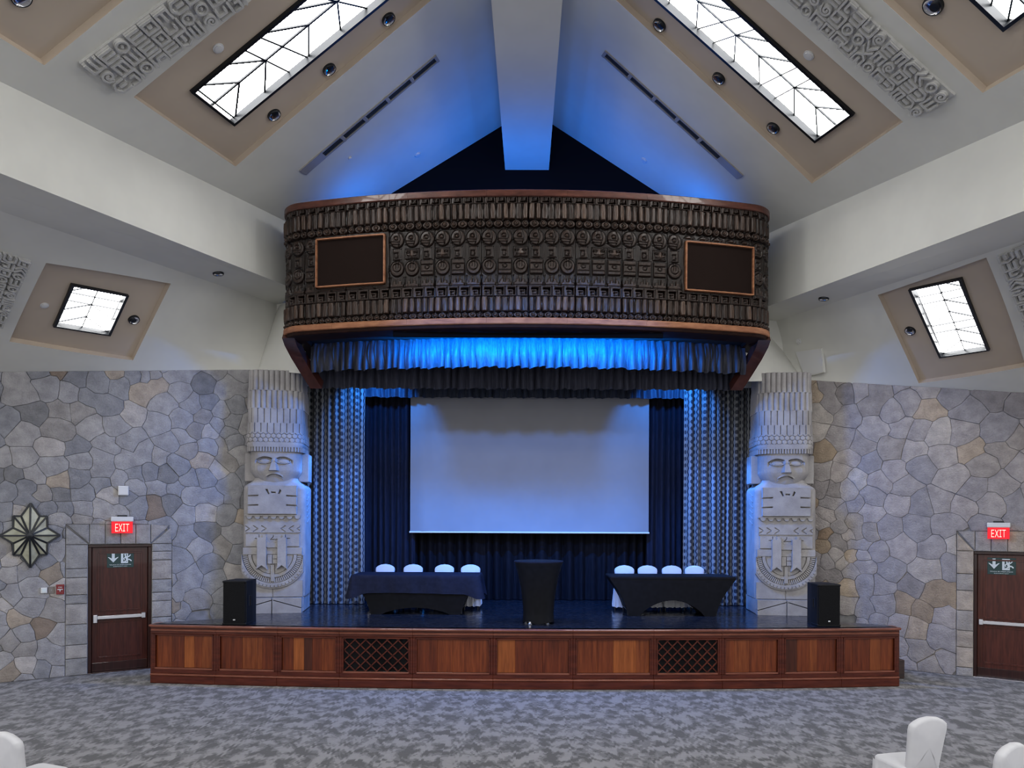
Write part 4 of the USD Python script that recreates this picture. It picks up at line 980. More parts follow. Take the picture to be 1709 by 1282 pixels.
# outline from the back left, round the front, to the back right
s_all = np.linspace(0, L_all.length, 3001)[:-1]; pp = np.array([L_all.interpolate(s).coords[0] for s in s_all])
k0 = np.argmin(np.hypot(pp[:, 0] + 4.34, pp[:, 1] - 13.9)); pp = np.roll(pp, -k0, 0)
k1 = np.argmin(np.hypot(pp[:, 0] - 4.28, pp[:, 1] - 13.9)); pp = pp[:k1 + 1]
fl_ = np.r_[0, np.cumsum(np.linalg.norm(np.diff(pp, axis=0), axis=1))]; FLN = fl_[-1]
def fr(t, off=0.0):
    """point of the front at arc length t, pushed out by off"""
    x = np.interp(t, fl_, pp[:, 0]); y = np.interp(t, fl_, pp[:, 1])
    x2 = np.interp(t + .02, fl_, pp[:, 0]) - np.interp(t - .02, fl_, pp[:, 0]); y2 = np.interp(t + .02, fl_, pp[:, 1]) - np.interp(t - .02, fl_, pp[:, 1])
    n = np.hypot(x2, y2) + 1e-9; return np.stack([x + y2 / n * off, y - x2 / n * off], -1)
front_t = lambda X: np.interp(X, pp[(pp[:, 1] < 12.6)][:, 0], fl_[(pp[:, 1] < 12.6)])
TC = float(front_t(0.0))
GR = [(float(front_t(-3.66)), float(front_t(-2.42)), 6.76, 7.60), (float(front_t(2.66)), float(front_t(3.90)), 6.68, 7.52)]   # loudspeaker grilles
hn = lambda a, b: (np.sin(a * 127.1 + b * 311.7) * 43758.5453) % 1.0
def carve(T, Z):
    """relief height of the carved front at arc length T, height Z (metres)"""
    u = T - TC; h = np.zeros_like(u)
    def sdbox(x, y, w, hh): return np.maximum(np.abs(x) - w, np.abs(y) - hh)
    raise_ = lambda d, e=.012: smoothstep(e, -e, d)
    # key bands
    def keys(z0, z1, per, inv):
        m = (Z >= z0) & (Z < z1); x = ((u / per) % 1 - .5) * per; y = (Z - (z0 + z1) / 2) * (-1 if inv else 1); H = (z1 - z0) / 2
        a = raise_(sdbox(x, y, per * .47, H * .98), .004) * .030
        a = a - raise_(sdbox(x - .012, y - H * .52, per * .30, H * .17), .005) * .060 - raise_(sdbox(x - per * .29, y, per * .055, H * .62), .005) * .045
        a = a - raise_(sdbox(x + per * .03, y + H * .05, per * .17, H * .06), .004) * .025 - raise_(sdbox(x + per * .12, y + H * .30, per * .03, H * .36), .004) * .025 - raise_(sdbox(x, y + H * .62, per * .15, H * .06), .004) * .02
        return np.where(m, a, h)
    h = keys(6.50, 6.67, .195, False); h = keys(8.05, 8.16, .185, True)
    # rows of feathers
    for z0, z1, per, sd in ((7.77, 8.05, .108, 1.0), (6.24, 6.50, .112, 2.0)):
        m = (Z >= z0) & (Z < z1); i = np.floor(u / per); x = ((u / per) % 1 - .5) * per; y = (Z - z0) / (z1 - z0)
        w_ = per * (.40 + .10 * np.sin(math.pi * np.clip(y * 1.1, 0, 1))) * (.85 + .3 * hn(i, sd)); xx = x + .012 * (hn(i, sd + 3) - .5) * 2 * (y - .5)
        a = .052 * np.sqrt(np.clip(1 - (xx / w_) ** 2, 0, 1)) * (.55 + .8 * hn(i, sd + 5)) * smoothstep(0, .07, y) * smoothstep(1, .94, y)
        a = a - .010 * raise_(np.abs(xx) - .004, .004) + .004 * np.sin(xx * 300 + i)
        h = np.where(m, a, h)
    # rows of eyes
    for z0, z1 in ((7.64, 7.77), (6.13, 6.24)):
        m = (Z >= z0) & (Z < z1); H = (z1 - z0) / 2; per = H * 4.6; x = ((u / per) % 1 - .5) * per; y = Z - (z0 + z1) / 2
        def eye(cx, rx):
            q = np.hypot((x - cx) / rx, y / (H * .95)); r = np.hypot(x - cx, y)
            return .042 * (q < 1) * smoothstep(1.0, .85, q) - .022 * raise_(np.abs(r - H * .52) - H * .10, .004) + .02 * (r < H * .36) - .02 * (r < H * .14)
        a = np.maximum(eye(-per * .18, H * 1.35), np.maximum(eye(per * .32, H * .95), eye(-per * .68, H * .95)))
        a = np.where(np.abs(a) < 1e-4, -.02, a); h = np.where(m, a, h)
    # field of glyphs
    z0, z1 = 6.67, 7.64; m = (Z >= z0) & (Z < z1); cw = .262
    ci = np.floor(u / cw); x = ((u / cw) % 1 - .5) * cw * .93
    rows = ((7.345, 7.635, 0), (7.145, 7.345, 1), (6.86, 7.145, 2), (6.675, 6.86, 3))
    g = np.full_like(u, .018)
    for a0, a1, ty in rows:
        mm = (Z >= a0) & (Z < a1); y = Z - (a0 + a1) / 2; H = (a1 - a0) / 2; W_ = cw / 2; k = np.floor(hn(ci, ty * 3.1 + 1) * 3); v = hn(ci % 3, ty * 7.0)
        gro = lambda d, w_=.0065: -.024 * raise_(np.abs(d) - w_, .004)
        if ty in (0, 2):
            r = np.hypot(x / (W_ * .86), y / (H * .92)); d = (r - 1) * W_ * .86
            a = .030 * raise_(d, .006) * np.sqrt(np.clip(1.25 - r * r * .8, 0, 1)) + gro(d)
            if ty == 0:
                a = a + gro(np.hypot(x + W_ * .12, y - H * .15) - W_ * .26) + .016 * (np.hypot(x + W_ * .12, y - H * .15) < W_ * .13)
                a = a + np.where(x < W_ * .3, gro(y + H * .28 + .1 * x, .005) + gro(y + H * .55, .005), 0) + gro(x - W_ * .42 + .25 * np.abs(y), .006) * (r < 1)
            else:
                sel = (k == 0)
                box_ = sdbox(x, y, W_ * .80, H * .88); b = .026 * raise_(box_, .005) + gro(box_) + gro(y - H * .35, .006) * (np.abs(x) < W_ * .7) + gro(y + H * .45, .006) * (np.abs(x) < W_ * .7) + gro(np.hypot(x, y - H * .05) - W_ * .24)
                c = a + gro(np.hypot(x / W_, (y - H * .1) / H) * W_ - W_ * .5) + gro(np.abs(x) - W_ * .16, .005) * (y > 0) * (r < 1)
                a = np.where(sel, b, c)
        elif ty == 1:
            b_ = sdbox(x, y, W_ * .84, H * .86); sel = (k == 1)
            f = .026 * raise_(b_, .005) + gro(b_) + gro(b_ + .022, .005) + .030 * np.clip(1 - np.abs(x) / (W_ * .3) * 1.0 - (y + H * .2) / H * .5, 0, 1) * (np.abs(y) < H * .6) + gro(np.hypot((np.abs(x) - W_ * .45) / 1.6, y - H * .25) - W_ * .12, .006) + gro(y + H * .52 - .25 * np.abs(x), .006) * (np.abs(x) < W_ * .6)
            w2_ = .02 * raise_(sdbox(x, y, W_ * .55, H * .9), .005) + gro(np.abs(x) - W_ * .5) + gro(np.maximum(np.abs(x + W_ * .1) - W_ * .22, np.abs(y + H * .2) - H * .45)) + .012 * (np.hypot(x - W_ * .1, y + H * .1) < W_ * .14)
            a = np.where(sel, f, w2_)
        else:
            st = np.floor(np.abs(x) / (W_ * .26)); a = .030 * raise_(y - H * (.75 - .55 * st), .004) * (st < 3.6) - .03 * raise_(sdbox(x, y - H * .25, W_ * .16, H * .5), .004) + gro(np.abs(x) - W_ * .9 + .12 * y, .005) + gro(y + H * .86, .005)
        g = np.where(mm, a + .004, g)
    h = np.where(m, g, h)
    # smooth border round the grilles, flat behind them
    for a, b, c, d in GR:
        q = np.maximum(np.abs(T - (a + b) / 2) - (b - a) / 2, np.abs(Z - (c + d) / 2) - (d - c) / 2)
        h = np.where(q < .05, .012, h); h = np.where(q < .0, -.02, h)
    side = np.minimum(T - TC + FLN, 9)                       # chipped uneven hand work everywhere
    h = h + .010 * (meshkit.fbm(np.stack([T * 38, Z * 9, 0 * T], -1), 3) - .5)
    return h
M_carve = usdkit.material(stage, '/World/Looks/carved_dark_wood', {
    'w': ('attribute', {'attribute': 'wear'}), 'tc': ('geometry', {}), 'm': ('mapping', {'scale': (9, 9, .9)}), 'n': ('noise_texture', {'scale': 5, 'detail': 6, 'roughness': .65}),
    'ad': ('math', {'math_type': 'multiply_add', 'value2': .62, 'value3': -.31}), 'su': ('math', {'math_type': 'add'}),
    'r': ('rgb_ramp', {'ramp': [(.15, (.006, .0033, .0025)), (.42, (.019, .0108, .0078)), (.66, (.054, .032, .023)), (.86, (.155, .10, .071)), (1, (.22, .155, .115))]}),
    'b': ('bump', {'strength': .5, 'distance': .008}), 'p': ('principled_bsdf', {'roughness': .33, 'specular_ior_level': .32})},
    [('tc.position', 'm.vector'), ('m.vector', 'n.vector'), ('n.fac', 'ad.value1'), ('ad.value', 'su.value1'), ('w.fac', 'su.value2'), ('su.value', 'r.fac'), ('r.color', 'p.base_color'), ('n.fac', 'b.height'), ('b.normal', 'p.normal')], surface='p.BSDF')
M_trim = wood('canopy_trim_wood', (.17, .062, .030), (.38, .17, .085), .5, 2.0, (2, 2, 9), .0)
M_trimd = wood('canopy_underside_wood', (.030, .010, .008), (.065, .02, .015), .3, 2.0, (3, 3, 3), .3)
can = Thing('carved_canopy', 'curved dark wooden canopy carved with glyph bands, above the stage', 'canopy', loc=(0, 12.5, CZ0))
zs_ = np.linspace(6.13, 8.165, 238)
SEAM = .787
cuts = [0.0] + sorted([TC + k * SEAM for k in range(-7, 8) if .12 < TC + k * SEAM < FLN - .12]) + [FLN]
for a, b in zip(cuts[:-1], cuts[1:]):
    ts = np.linspace(a + .003, b - .003, max(8, int((b - a) / .0088)))
    T, Z = np.meshgrid(ts, zs_); h = carve(T, Z)
    xy = fr(T, 0.0); xo = fr(T, 1.0) - xy; Q = np.concatenate([xy + xo * h[..., None], Z[..., None]], -1)
    e = Q.copy(); ring0 = np.concatenate([fr(T[:, :1], -.05), Z[:, :1, None]], -1); ring1 = np.concatenate([fr(T[:, -1:], -.05), Z[:, -1:, None]], -1)
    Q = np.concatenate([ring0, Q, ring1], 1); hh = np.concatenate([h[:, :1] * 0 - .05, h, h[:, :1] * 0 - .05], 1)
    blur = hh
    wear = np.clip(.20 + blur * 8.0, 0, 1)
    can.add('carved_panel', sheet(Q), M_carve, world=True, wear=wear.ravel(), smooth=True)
def rim(z0, z1, o0, o1, nm, m, t0=0.0, t1=FLN, segs=None, r=.012):
    """moulding that follows the front, made in lengths"""
    ends = np.linspace(t0, t1, (segs or 1) + 1)
    for a, b in zip(ends[:-1], ends[1:]):
        ts = np.linspace(a + .001, b - .001, max(3, int((b - a) / .05)))
        sec = [(o0, z0), (o1 - r, z0), (o1, z0 + r), (o1, z1 - r), (o1 - r, z1), (o0, z1)]
        R = [np.array([[*fr(np.array(t), o), z] for o, z in sec]) for t in ts]
        m_ = loft(R); m_.fix_normals(); can.add(nm, m_, m, world=True)
M_trimt = wood('canopy_top_wood', (.045, .014, .010), (.12, .042, .028), .3, 2.0, (2, 2, 9), .3)
rim(8.155, 8.27, -.25, .055, 'top_rail', M_trimt, segs=9)
rim(CZ0, 6.135, -.12, .065, 'bottom_rail', M_trim, segs=9)
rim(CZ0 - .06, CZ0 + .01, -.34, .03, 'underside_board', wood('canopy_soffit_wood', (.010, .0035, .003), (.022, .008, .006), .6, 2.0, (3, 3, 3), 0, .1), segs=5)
inner = plan.buffer(-.2)
m = ext(inner, .06); m.apply_translation([0, 0, 8.12]); can.add('roof_board', m, M_black, world=True)
m = ext(inner.intersection(box(-9, 12.55, 9, 20)), .04); m.apply_translation([0, 0, CZ0 + .03]); can.add('underside', m, M_black, world=True)
M_spkcloth = mat('brown_speaker_cloth', (.017, .0105, .009), .95, (.012, .0078, .0066), 90, spec=.05)
for a, b, c, d in GR:
    T, Z = np.meshgrid(np.linspace(a + .02, b - .02, 24), np.linspace(c + .02, d - .02, 4)); scp = can.add('speaker_cloth', sheet(np.concatenate([fr(T, .022), Z[..., None]], -1)), M_spkcloth, world=True, label='flat brown loudspeaker cloth')
    def curved(t0, t1, z0, z1):
        ts = np.linspace(t0, t1, max(2, int((t1 - t0) / .06) + 2))
        return loft([np.array([[*fr(np.array(t), o), z] for o, z in ((-.01, z0), (.065, z0), (.065, z1), (-.01, z1))]) for t in ts])
    for q in ((a, b, c, c + .022), (a, b, d - .022, d), (a, a + .022, c, d), (b - .022, b, c, d)):
        m = curved(*q); m.fix_normals(); can.add('grille_frame', m, M_trim, world=True, parent=scp)
# side brackets: the underside frame turns down and back beside the statues
for s, X in ((-1, -4.34), (1, 4.28)):
    path = [(X - s * .10, 12.18, 6.0), (X - s * .06, 12.42, 5.93), (X - s * .10, 12.65, 5.76), (X - s * .22, 12.86, 5.50), (X - s * .34, 13.02, 5.27)]
    R = []
    for (x, y, z), nxt in zip(path, path[1:] + [None]):
        R.append(np.array([[x - .11, y, z - .03], [x + .11, y, z - .03], [x + .11, y + .10, z + .12], [x - .11, y + .10, z + .12]]))
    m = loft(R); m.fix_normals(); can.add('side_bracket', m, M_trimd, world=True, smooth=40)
t = Thing('small_canopy_lamp', 'tiny dark fixture on the upper right corner of the canopy', 'fixture', loc=P(1279, 379, 12.15))
t.add('body', cbox((.07, .05, .04), (0, 0, 0), .01), M_frame); t.add('bracket', rod((-.06, .05, 0), (0, 0, 0), .008), M_frame)

t = Thing('stage_light_batten', 'slim dark light batten under the front edge of the canopy', 'stage light', loc=(0, 11.75, 5.88))
t.add('housing', bx(-2.3, 2.3, -.035, .012, .0, .085, .008), mat('matt_black_lamp', (.004, .004, .005), .95, spec=.05))
for x in np.linspace(-2.1, 2.1, 8): t.add('hanger', bx(x - .02, x + .02, -.03, .01, .075, .10, .003), M_frame)
# ---------------------------------------------------------------- curtains
def cloth(name, c1, c2, rough=.8, scale=40, sheen=.3, stretch=(1, 1, .1)):
    return mat(name, c1, rough, c2, scale, stretch, sheen=sheen, spec=.12, bump=.08, bscale=120)
M_swag = cloth('grey_blue_valance', (.024, .026, .036), (.042, .045, .06), .45, sheen=.02)
M_val2 = cloth('charcoal_valance', (.030, .031, .046), (.05, .052, .072), .6, sheen=.03)
M_teaser = cloth('blue_teaser', (.030, .036, .055), (.05, .06, .085), .45, sheen=.02)
M_dark = cloth('midnight_curtain', (.007, .008, .016), (.014, .015, .027), .75, sheen=.02)
M_bk = cloth('black_curtain', (.003, .0032, .006), (.007, .0075, .012), .8, sheen=.0)
def pattern_cloth():
    """silver columns with a row of dark lozenges each, dark ground between"""
    N, L = {'uv': ('texture_coordinate', {}), 's': ('separate_xyz', {})}, [('uv.UV', 's.vector')]
    def M(n, op, a, b=None, c=None):
        kw = {'math_type': op}; 
        for i, q in enumerate((a, b, c)):
            if q is None: continue
            if isinstance(q, str): L.append((q, f'{n}.value{i + 1}'))
            else: kw[f'value{i + 1}'] = q
        N[n] = ('math', kw); return n + '.value'
    u = M('u', 'multiply', 's.x', 1 / .17); uf = M('uc', 'subtract', M('uf', 'fraction', u), .5); ui = M('uh', 'multiply', M('um', 'modulo', M('ui', 'floor', u), 2.0), .5)
    v = M('v', 'multiply_add', 's.y', 1 / .14, ui); vc = M('vc', 'subtract', M('vf', 'fraction', v), .5)
    e = M('e', 'add', M('uu', 'power', M('ua', 'multiply', M('uab', 'absolute', uf), 4.6), 2.0), M('vv', 'power', M('va', 'multiply', M('vab', 'absolute', vc), 3.1), 2.0))
    dot = M('dot', 'less_than', e, 1.0); edge = M('edge', 'greater_than', M('ew', 'multiply_add', M('cs', 'cosine', M('va2', 'multiply', vc, 6.283)), .07, 'uab.value'), .40)
    d = M('dk', 'maximum', dot, edge)
    N['mx'] = ('mix', {'color1': (.20, .207, .215), 'color2': (.030, .033, .045)}); N['p'] = ('principled_bsdf', {'roughness': .5, 'sheen_weight': .05, 'specular_ior_level': .3})
    L += [(d, 'mx.fac'), ('mx.color', 'p.base_color')]
    return usdkit.material(stage, '/World/Looks/patterned_curtain', N, L, surface='p.BSDF')
M_pat = pattern_cloth()
def drape(x0, x1, y, z0, z1, per, amp, seed, yfun=None, hem=0.0, nz=24, gather=0.0, puff=0.0):
    """pleated cloth; returns mesh and its uv in metres of cloth"""
    rng = np.random.default_rng(seed); w_ = abs(x1 - x0); n = max(40, int(w_ / per * 16)); k = int(w_ / per) + 3
    ph = np.cumsum(rng.uniform(.6, 1.4, k)); ph = ph / ph[-1] * k; am = rng.uniform(.45, 1.3, k + 2)
    xs = np.linspace(x0, x1, n); q = np.interp(np.linspace(0, k - 1, n), np.arange(k), ph - ph[0])
    A = np.interp(q, np.arange(k + 2), am)
    prof = amp * A * (np.sin(2 * math.pi * q) + .35 * np.sin(4 * math.pi * q + 1.3) + .2 * np.sin(6.3 * q))
    xo = amp * .5 * A * np.cos(2 * math.pi * q)
    G = np.zeros((nz, n, 3)); yb = np.full(n, y) if yfun is None else yfun(xs)
    zb = z0 + hem * (np.sin(q * 2.1 + seed) * .5 + .5 * np.sin(2 * math.pi * q + .8)) + hem * .6 * (rng.random(n) - .5) * 0
    for i, f in enumerate(np.linspace(0, 1, nz)):            # from the top down
        grow = (1 - gather) + gather * min(1, f * 1.6)
        pf = puff * math.sin(math.pi * min(1, f * 1.02)) ** .8
        wob = .25 * amp * np.sin(2 * math.pi * q * .37 + 3 * f + seed)
        G[i] = np.c_[xs + xo * grow + .12 * amp * np.sin(5 * f + q), yb + prof * grow + wob - pf * (.6 + .4 * np.sin(2 * math.pi * q)), z1 + (zb - z1) * f]
    d = np.r_[0, np.cumsum(np.hypot(np.diff(xs), np.diff(prof)))]
    uv = np.stack([np.repeat(d[None], nz, 0), np.linspace(0, z1 - z0, nz)[:, None].repeat(n, 1)], -1).reshape(-1, 2)
    return sheet(G), uv
def curtain(name, label, cat, m, *a, group=None, **k):
    (v, f), uv = drape(*a, **k)
    return Solo(name, (v, f), m, label, cat, smooth=True, uv=uv)
sw = lambda x: 12.30 + .030 * x * x
curtain('gathered_valance', 'bright blue-lit gathered fabric valance hanging just under the carved canopy', 'valance', M_swag, -4.05, 4.02, 12.3, 5.50, 6.02, .15, .050, 21, yfun=sw, hem=.034, nz=26, gather=.6, puff=.08)
curtain('inner_valance', 'dark pleated valance behind the bright gathered one', 'valance', M_val2, -4.15, 4.15, 13.25, 5.29, 5.98, .15, .035, 22, hem=.025, nz=14, gather=.3)
curtain('rear_valance', 'narrow rear valance right above the screen, with blue-lit ends', 'valance', M_teaser, -3.62, 3.36, 14.72, 5.385, 5.76, .16, .03, 23, hem=.02, nz=8, gather=.2)
curtain('patterned_curtain', 'tall patterned silver stage curtain beside the left statue', 'curtain', M_pat, -4.75, -3.46, 14.58, HS + .01, 5.70, .165, .05, 24, nz=30)
curtain('patterned_curtain', 'tall patterned silver stage curtain beside the right statue', 'curtain', M_pat, 3.28, 4.80, 14.58, HS + .01, 5.70, .165, .05, 25, nz=30)
curtain('dark_side_curtain', 'midnight blue pleated curtain left of the screen', 'curtain', M_dark, -3.70, -2.50, 15.22, HS + .01, 5.75, .2, .05, 26, nz=20)
curtain('dark_side_curtain', 'midnight blue pleated curtain right of the screen', 'curtain', M_dark, 2.62, 3.56, 15.22, HS + .01, 5.75, .2, .05, 27, nz=20)
curtain('black_back_curtain', 'wide black pleated curtain below and behind the screen', 'curtain', M_bk, -3.9, 3.9, 15.5, HS + .01, 5.7, .24, .05, 28, nz=20)
# projection screen
scr = Thing('projection_screen', 'large white projection screen hanging at the back of the stage', 'screen', loc=(0, 15.0, 2.5))
M_screen = mat('screen_fabric', (.25, .25, .265), .75, (.235, .235, .25), 1.5, spec=.2)
sx0, sx1 = P(684.5, 800, 15.06)[0], P(1083, 800, 15.06)[0]; sz0, sz1 = P(880, 888, 15.06)[2], 5.70
X, Z = np.meshgrid(np.linspace(sx0, sx1, 60), np.linspace(sz0, sz1, 30)); Yw = 15.06 + .018 * np.sin(X * 1.7 + 1) * (1 - (Z - sz0) / 3.2) + .02 * np.exp(-((X - sx0) / .12) ** 2) - .02 * np.exp(-((X - sx0 - .28) / .12) ** 2) + .02 * np.exp(-((X - sx1) / .12) ** 2)
scr.add('fabric', sheet(np.stack([X, Yw, Z], -1)), M_screen, world=True, smooth=True)
scr.add('bottom_bar', rod((sx0 - .01, 15.05, sz0 - .012), (sx1 + .01, 15.05, sz0 - .012), .02), M_whitepl, world=True)
scr.add('roller_case', bx(sx0 - .1, sx1 + .1, 15.0, 15.14, 5.62, 5.76, .02), M_whitepl, world=True)
# ---------------------------------------------------------------- tables and lectern on the stage
M_stretch = mat('black_stretch_fabric', (.0045, .005, .007), .6, (.007, .0075, .0105), 12, spec=.12)
M_cloth = mat('dark_blue_tablecloth', (.008, .010, .021), .75, (.012, .014, .028), 14, spec=.12, bump=.1, bscale=150)
M_ttop = mat('table_top', (.10, .10, .11), .5)
TY = 12.93
def px_x(px, Y): return P(px, 960, Y)[0]
def stretch_cover(hw, ht, dep, foot_in, arch, arch_h, foot_w):
    """black stretch cover of a folding table: flared ends, arched hem between the feet"""
    n = 26
    def outline(lip):
        L = [(-hw, ht), (-hw, ht - .05)]
        a, b = np.array([-hw, ht - .05]), np.array([-hw + foot_in, 0.0])
        for f in np.linspace(.08, 1, 9): p = a + (b - a) * f; L.append((p[0] + .05 * math.sin(math.pi * f) ** 1.2, p[1]))
        L.append((-hw + foot_in + foot_w, 0))
        x0 = -hw + foot_in + foot_w
        for f in np.linspace(0.06, .94, n): x = x0 + (-2 * x0) * f; L.append((x, arch_h * math.sin(math.pi * f) ** .75))
        R = [(-x, z) for x, z in L[::-1] if not (abs(x) < -x0 - 1e-6 and z < arch_h + .01 and abs(x) < abs(x0) - 1e-6)]
        return L + R
    g = Polygon(outline(0)).buffer(0)
    sh = lambda gg, y0, d: front(ext(gg, d), y0 + d)
    return g
def table(label, xa, xb, Y, arch, cover_only=True):
    hw = (xb - xa) / 2; xc_ = (xa + xb) / 2; ht = .74
    t = Thing('folding_table', label, 'table', loc=(xc_, Y + .375, HS))
    t.add('table_top', bx(-hw + .006, hw - .006, -.37, .37, ht - .035, ht, .01), M_ttop)
    for sx in (-1, 1):
        for sy in (-1, 1): t.add('leg', rod((sx * (hw - .34), sy * .29, .012), (sx * (hw - .30), sy * .30, ht - .035), .014), M_frame)
        t.add('cross_bar', rod((sx * (hw - .33), -.28, .12), (sx * (hw - .33), .28, .12), .011), M_frame)
    g = stretch_cover(hw, ht + .004, .75, .36, True, arch, .20)
    for sy, nm in ((-1, 'front_cover'), (1, 'rear_cover')):
        # panel leans in towards the feet
        m = front(ext(g, .012), .006); m = m.subdivide().subdivide() if False else m
        v = m.vertices.copy(); lean = (1 - v[:, 2] / ht) * .07; v[:, 1] += sy * .375 - sy * lean; m.vertices = v
        t.add(nm, m, M_stretch)
    for sx in (-1, 1):
        R = []
        for f in np.linspace(0, 1, 10):
            z = ht - .05 - f * (ht - .05); x = hw - .36 * f - .05 * math.sin(math.pi * f) ** 1.2; d = .375 - (1 - z / ht) * .07; arc = .0
            R.append([(sx * x, -d, z), (sx * (x - .012), 0, z), (sx * x, d, z)])
        m = sheet(np.array(R)); t.add('end_cover', m, M_stretch, smooth=True)
    t.add('top_cover', cbox((2 * hw + .012, .765, .05), (0, 0, ht - .018), .012), M_stretch)
    return t, xc_, hw
tl_, txl, thl = table('long table left of the lectern, under a dark blue cloth', px_x(586, TY), px_x(800, TY), TY, .13)
tr_, txr, thr = table('long table right of the lectern in a black arched stretch cover', px_x(1018.5, TY - .1), px_x(1228, TY - .1), TY - .1, .30)
def overlay(hw, hd, ht, drop, n=400):
    p = ring_of(rrect(2 * hw, 2 * hd, .03), n); R = [np.c_[p * .02, np.full(n, ht + .006)], np.c_[p * .985, np.full(n, ht + .006)], np.c_[p, np.full(n, ht)]]
    corner = np.maximum(0, 1 - np.hypot(np.abs(p[:, 0]) - hw, np.abs(p[:, 1]) - hd) / .30)
    L = np.arange(n) / n * (4 * (hw + hd)); rip = .012 * np.sin(L * 9) + .008 * np.sin(L * 21 + 1)
    for f in np.linspace(.08, 1, 9):
        out = .012 + f * (.012 + rip * (1 - corner) + .10 * corner ** 1.5)
        q = inset_pts(p, -np.clip(out, .006, .2)[:, None]); z = ht - f * (drop + .10 * corner ** 1.2 + .012 * np.sin(L * 2.3))
        R.append(np.c_[q, z])
    return loft(R, True, False)
m = overlay(thl, .385, HS + .745, .34); m.apply_translation([txl, TY + .375, 0])
Solo('tablecloth', m, M_cloth, 'dark blue cloth draped over the left table, corners hanging low', 'tablecloth', smooth=50)
# lectern: cocktail table in a stretch cover
b = hit_z(899, 1043, HS); LX, LYY = b[0], b[1] + .28
t = Thing('cocktail_table', 'tall black cocktail table in a stretch cover at the stage front', 'table', loc=(LX, LYY, HS))
HT = 1.08
n = 96; a = np.linspace(0, 2 * math.pi, n, endpoint=False); R = []
for f in np.linspace(0, 1, 26):
    z = HT - .02 - f * (HT - .05); r = .275 + (.425 - .275) * (1 - f) ** 2.1 + .012 * smoothstep(.85, 1, f)
    sq = 1 + .045 * f * (np.cos(4 * a) * -1)
    R.append(np.c_[r * sq * np.cos(a), r * sq * np.sin(a) * .9, z - .05 * (f > .9) * (f - .9) * 10 * (.5 + .5 * np.cos(4 * a)) * .6 + 0 * a])
t.add('stretch_cover', loft([np.c_[R[0][:, :2] * .02, np.full(n, HT)], np.c_[R[0][:, :2] * .985, np.full(n, HT)]] + R, True, False), M_stretch, smooth=45)
t.add('top_edge', lathe([(.425, HT - .03), (.432, HT - .02), (.43, HT - .004), (.41, HT + .002), (.40, HT - .01)], 64).apply_transform(np.diag([1, .9, 1, 1])), M_cloth, smooth=40)
for k in range(4):
    x, y = .26 * math.cos(k * math.pi / 2 + 2.2 + math.pi / 4 * 2), .24 * math.sin(k * math.pi / 2 + 2.2 + math.pi / 4 * 2)
    t.add('foot', lathe([(.001, 0), (.03, 0), (.034, .012), (.02, .022), (.018, .05)], 16).apply_translation([x, y, 0]), M_steel, smooth=40)
t.add('foot', lathe([(.001, 0), (.034, 0), (.038, .014), (.022, .024), (.02, .05)], 16).apply_translation([-.15, -.27, 0]), M_steel, smooth=40)
t.add('post', rod((0, 0, .02), (0, 0, HT - .03), .035), M_frame)

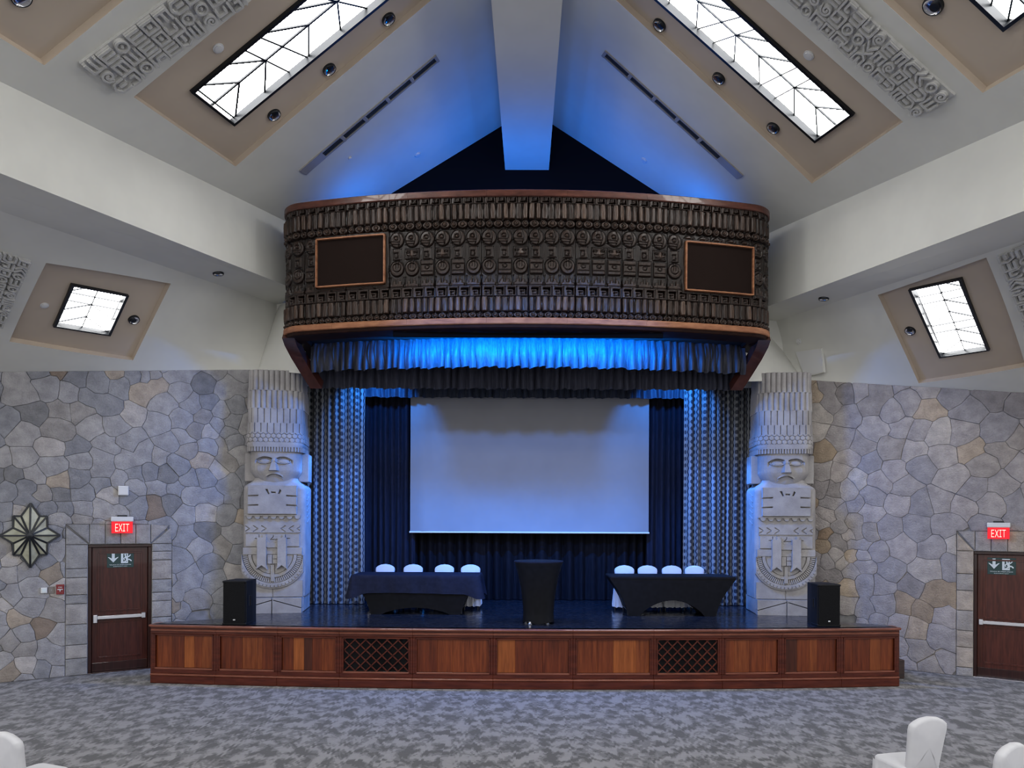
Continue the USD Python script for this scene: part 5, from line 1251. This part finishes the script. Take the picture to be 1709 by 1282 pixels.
# ---------------------------------------------------------------- covered banquet chairs
M_cover = mat('white_chair_cover', (.60, .60, .62), .7, (.56, .56, .585), 5, sheen=.3, bump=.05, bscale=90)
M_leg = mat('chair_leg_metal', (.02, .02, .022), .4, metal=.4)
def chair(label, loc, rz, group, H=.90, skirt=True):
    t = Thing('covered_chair', label, 'chair', loc=loc, rz=rz, group=group)
    sw_, sd, sh = .40, .42, .46
    # back: shouldered crown, slight lean
    o = Polygon([(-.17, .40), (.17, .40), (.185, .62), (.203, H - .12), (.196, H - .075), (.155, H - .04), (.09, H - .012), (0, H), (-.09, H - .012), (-.155, H - .04), (-.196, H - .075), (-.203, H - .12), (-.185, .62)]).buffer(.02, 4).buffer(-.02, 4)
    m = pillow(o, .085, .035, 90, .012); v = m.vertices; v[:, 1] += sd / 2 + .0 + (v[:, 2] - .45) * .16 - .02; m.vertices = v
    t.add('backrest', m, M_cover, smooth=60)
    m = pillow(rrect(sw_ + .02, sd + .02, .07), .075, .034, 72, .012); v = m.vertices; m.vertices = np.c_[v[:, 0], v[:, 2], sh - .0375 + v[:, 1]]; m.invert()
    t.add('seat', m, M_cover, smooth=60)
    n = 200; p = ring_of(rrect(sw_ + .022, sd + .05, .06, 0, .01), n); L = np.arange(n) / n * 1.75; R = []
    fold = np.sin(L / .097 * 2 * math.pi) + .5 * np.sin(L / .058 * 2 * math.pi + 1); cnr = (np.abs(np.abs(p[:, 0]) - .2) < .07) * (np.abs(np.abs(p[:, 1]) - .2) < .08)
    for f in np.linspace(0, 1, 10):
        R.append(np.c_[inset_pts(p, -(.006 + f * .022 + f * .009 * fold)[:, None]), (sh - .035 - f * (sh - .105)) + .008 * f * fold])
    t.add('skirt', loft(R, False, False), M_cover, smooth=60)
    for sx in (-1, 1):
        for sy in (-1, 1): lp = t.add('leg', rod((sx * .19, sy * .18, 0), (sx * .185, sy * .175, .42), .012), M_leg); t.add('foot_cap', rod((sx * .19, sy * .18, 0), (sx * .19, sy * .18, .02), .016), M_leg, parent=lp)
    return t
CYs = 13.96
rows = [(641.5, 'first from the left at the left table'), (688.5, 'second from the left at the left table'), (740.5, 'third from the left at the left table'), (785, 'fourth from the left at the left table'),
        (1039, 'first from the left at the right table'), (1079.5, 'second from the left at the right table'), (1119, 'third from the left at the right table'), (1158.5, 'rightmost at the right table')]
proto = None
rs = np.random.default_rng(8)
for i, (px, k) in enumerate(rows):
    lab = f'white covered banquet chair on the stage, {k}'
    loc = (px_x(px, CYs + .25), CYs + .05 * (i >= 4) * -1, HS); rz = float(rs.normal(0, .05))
    if proto is None: proto = chair(lab, loc, rz, 'covered chairs behind the stage tables', .875)
    else: proto.copy(lab, loc=loc, rz=rz)
# three nearer chairs on the carpet
def floor_chair(px_top, py_top, rz, label, H=.95):
    p = hit_z(px_top, py_top, H); off = np.array([[math.cos(rz), -math.sin(rz)], [math.sin(rz), math.cos(rz)]]) @ np.array([0, .43 / 2 + .06])
    return chair(label, (p[0] - off[0], p[1] - off[1], 0), rz, 'covered chairs at the bottom edge', H)
floor_chair(1551, 1196, math.radians(-166), 'white covered chair standing on the carpet at the lower right, seen from behind')
floor_chair(1692, 1240, math.radians(-150), 'white covered chair cut off by the lower right corner of the photo')
floor_chair(2, 1222, math.radians(160), 'white covered chair cut off by the lower left corner of the photo', .90)
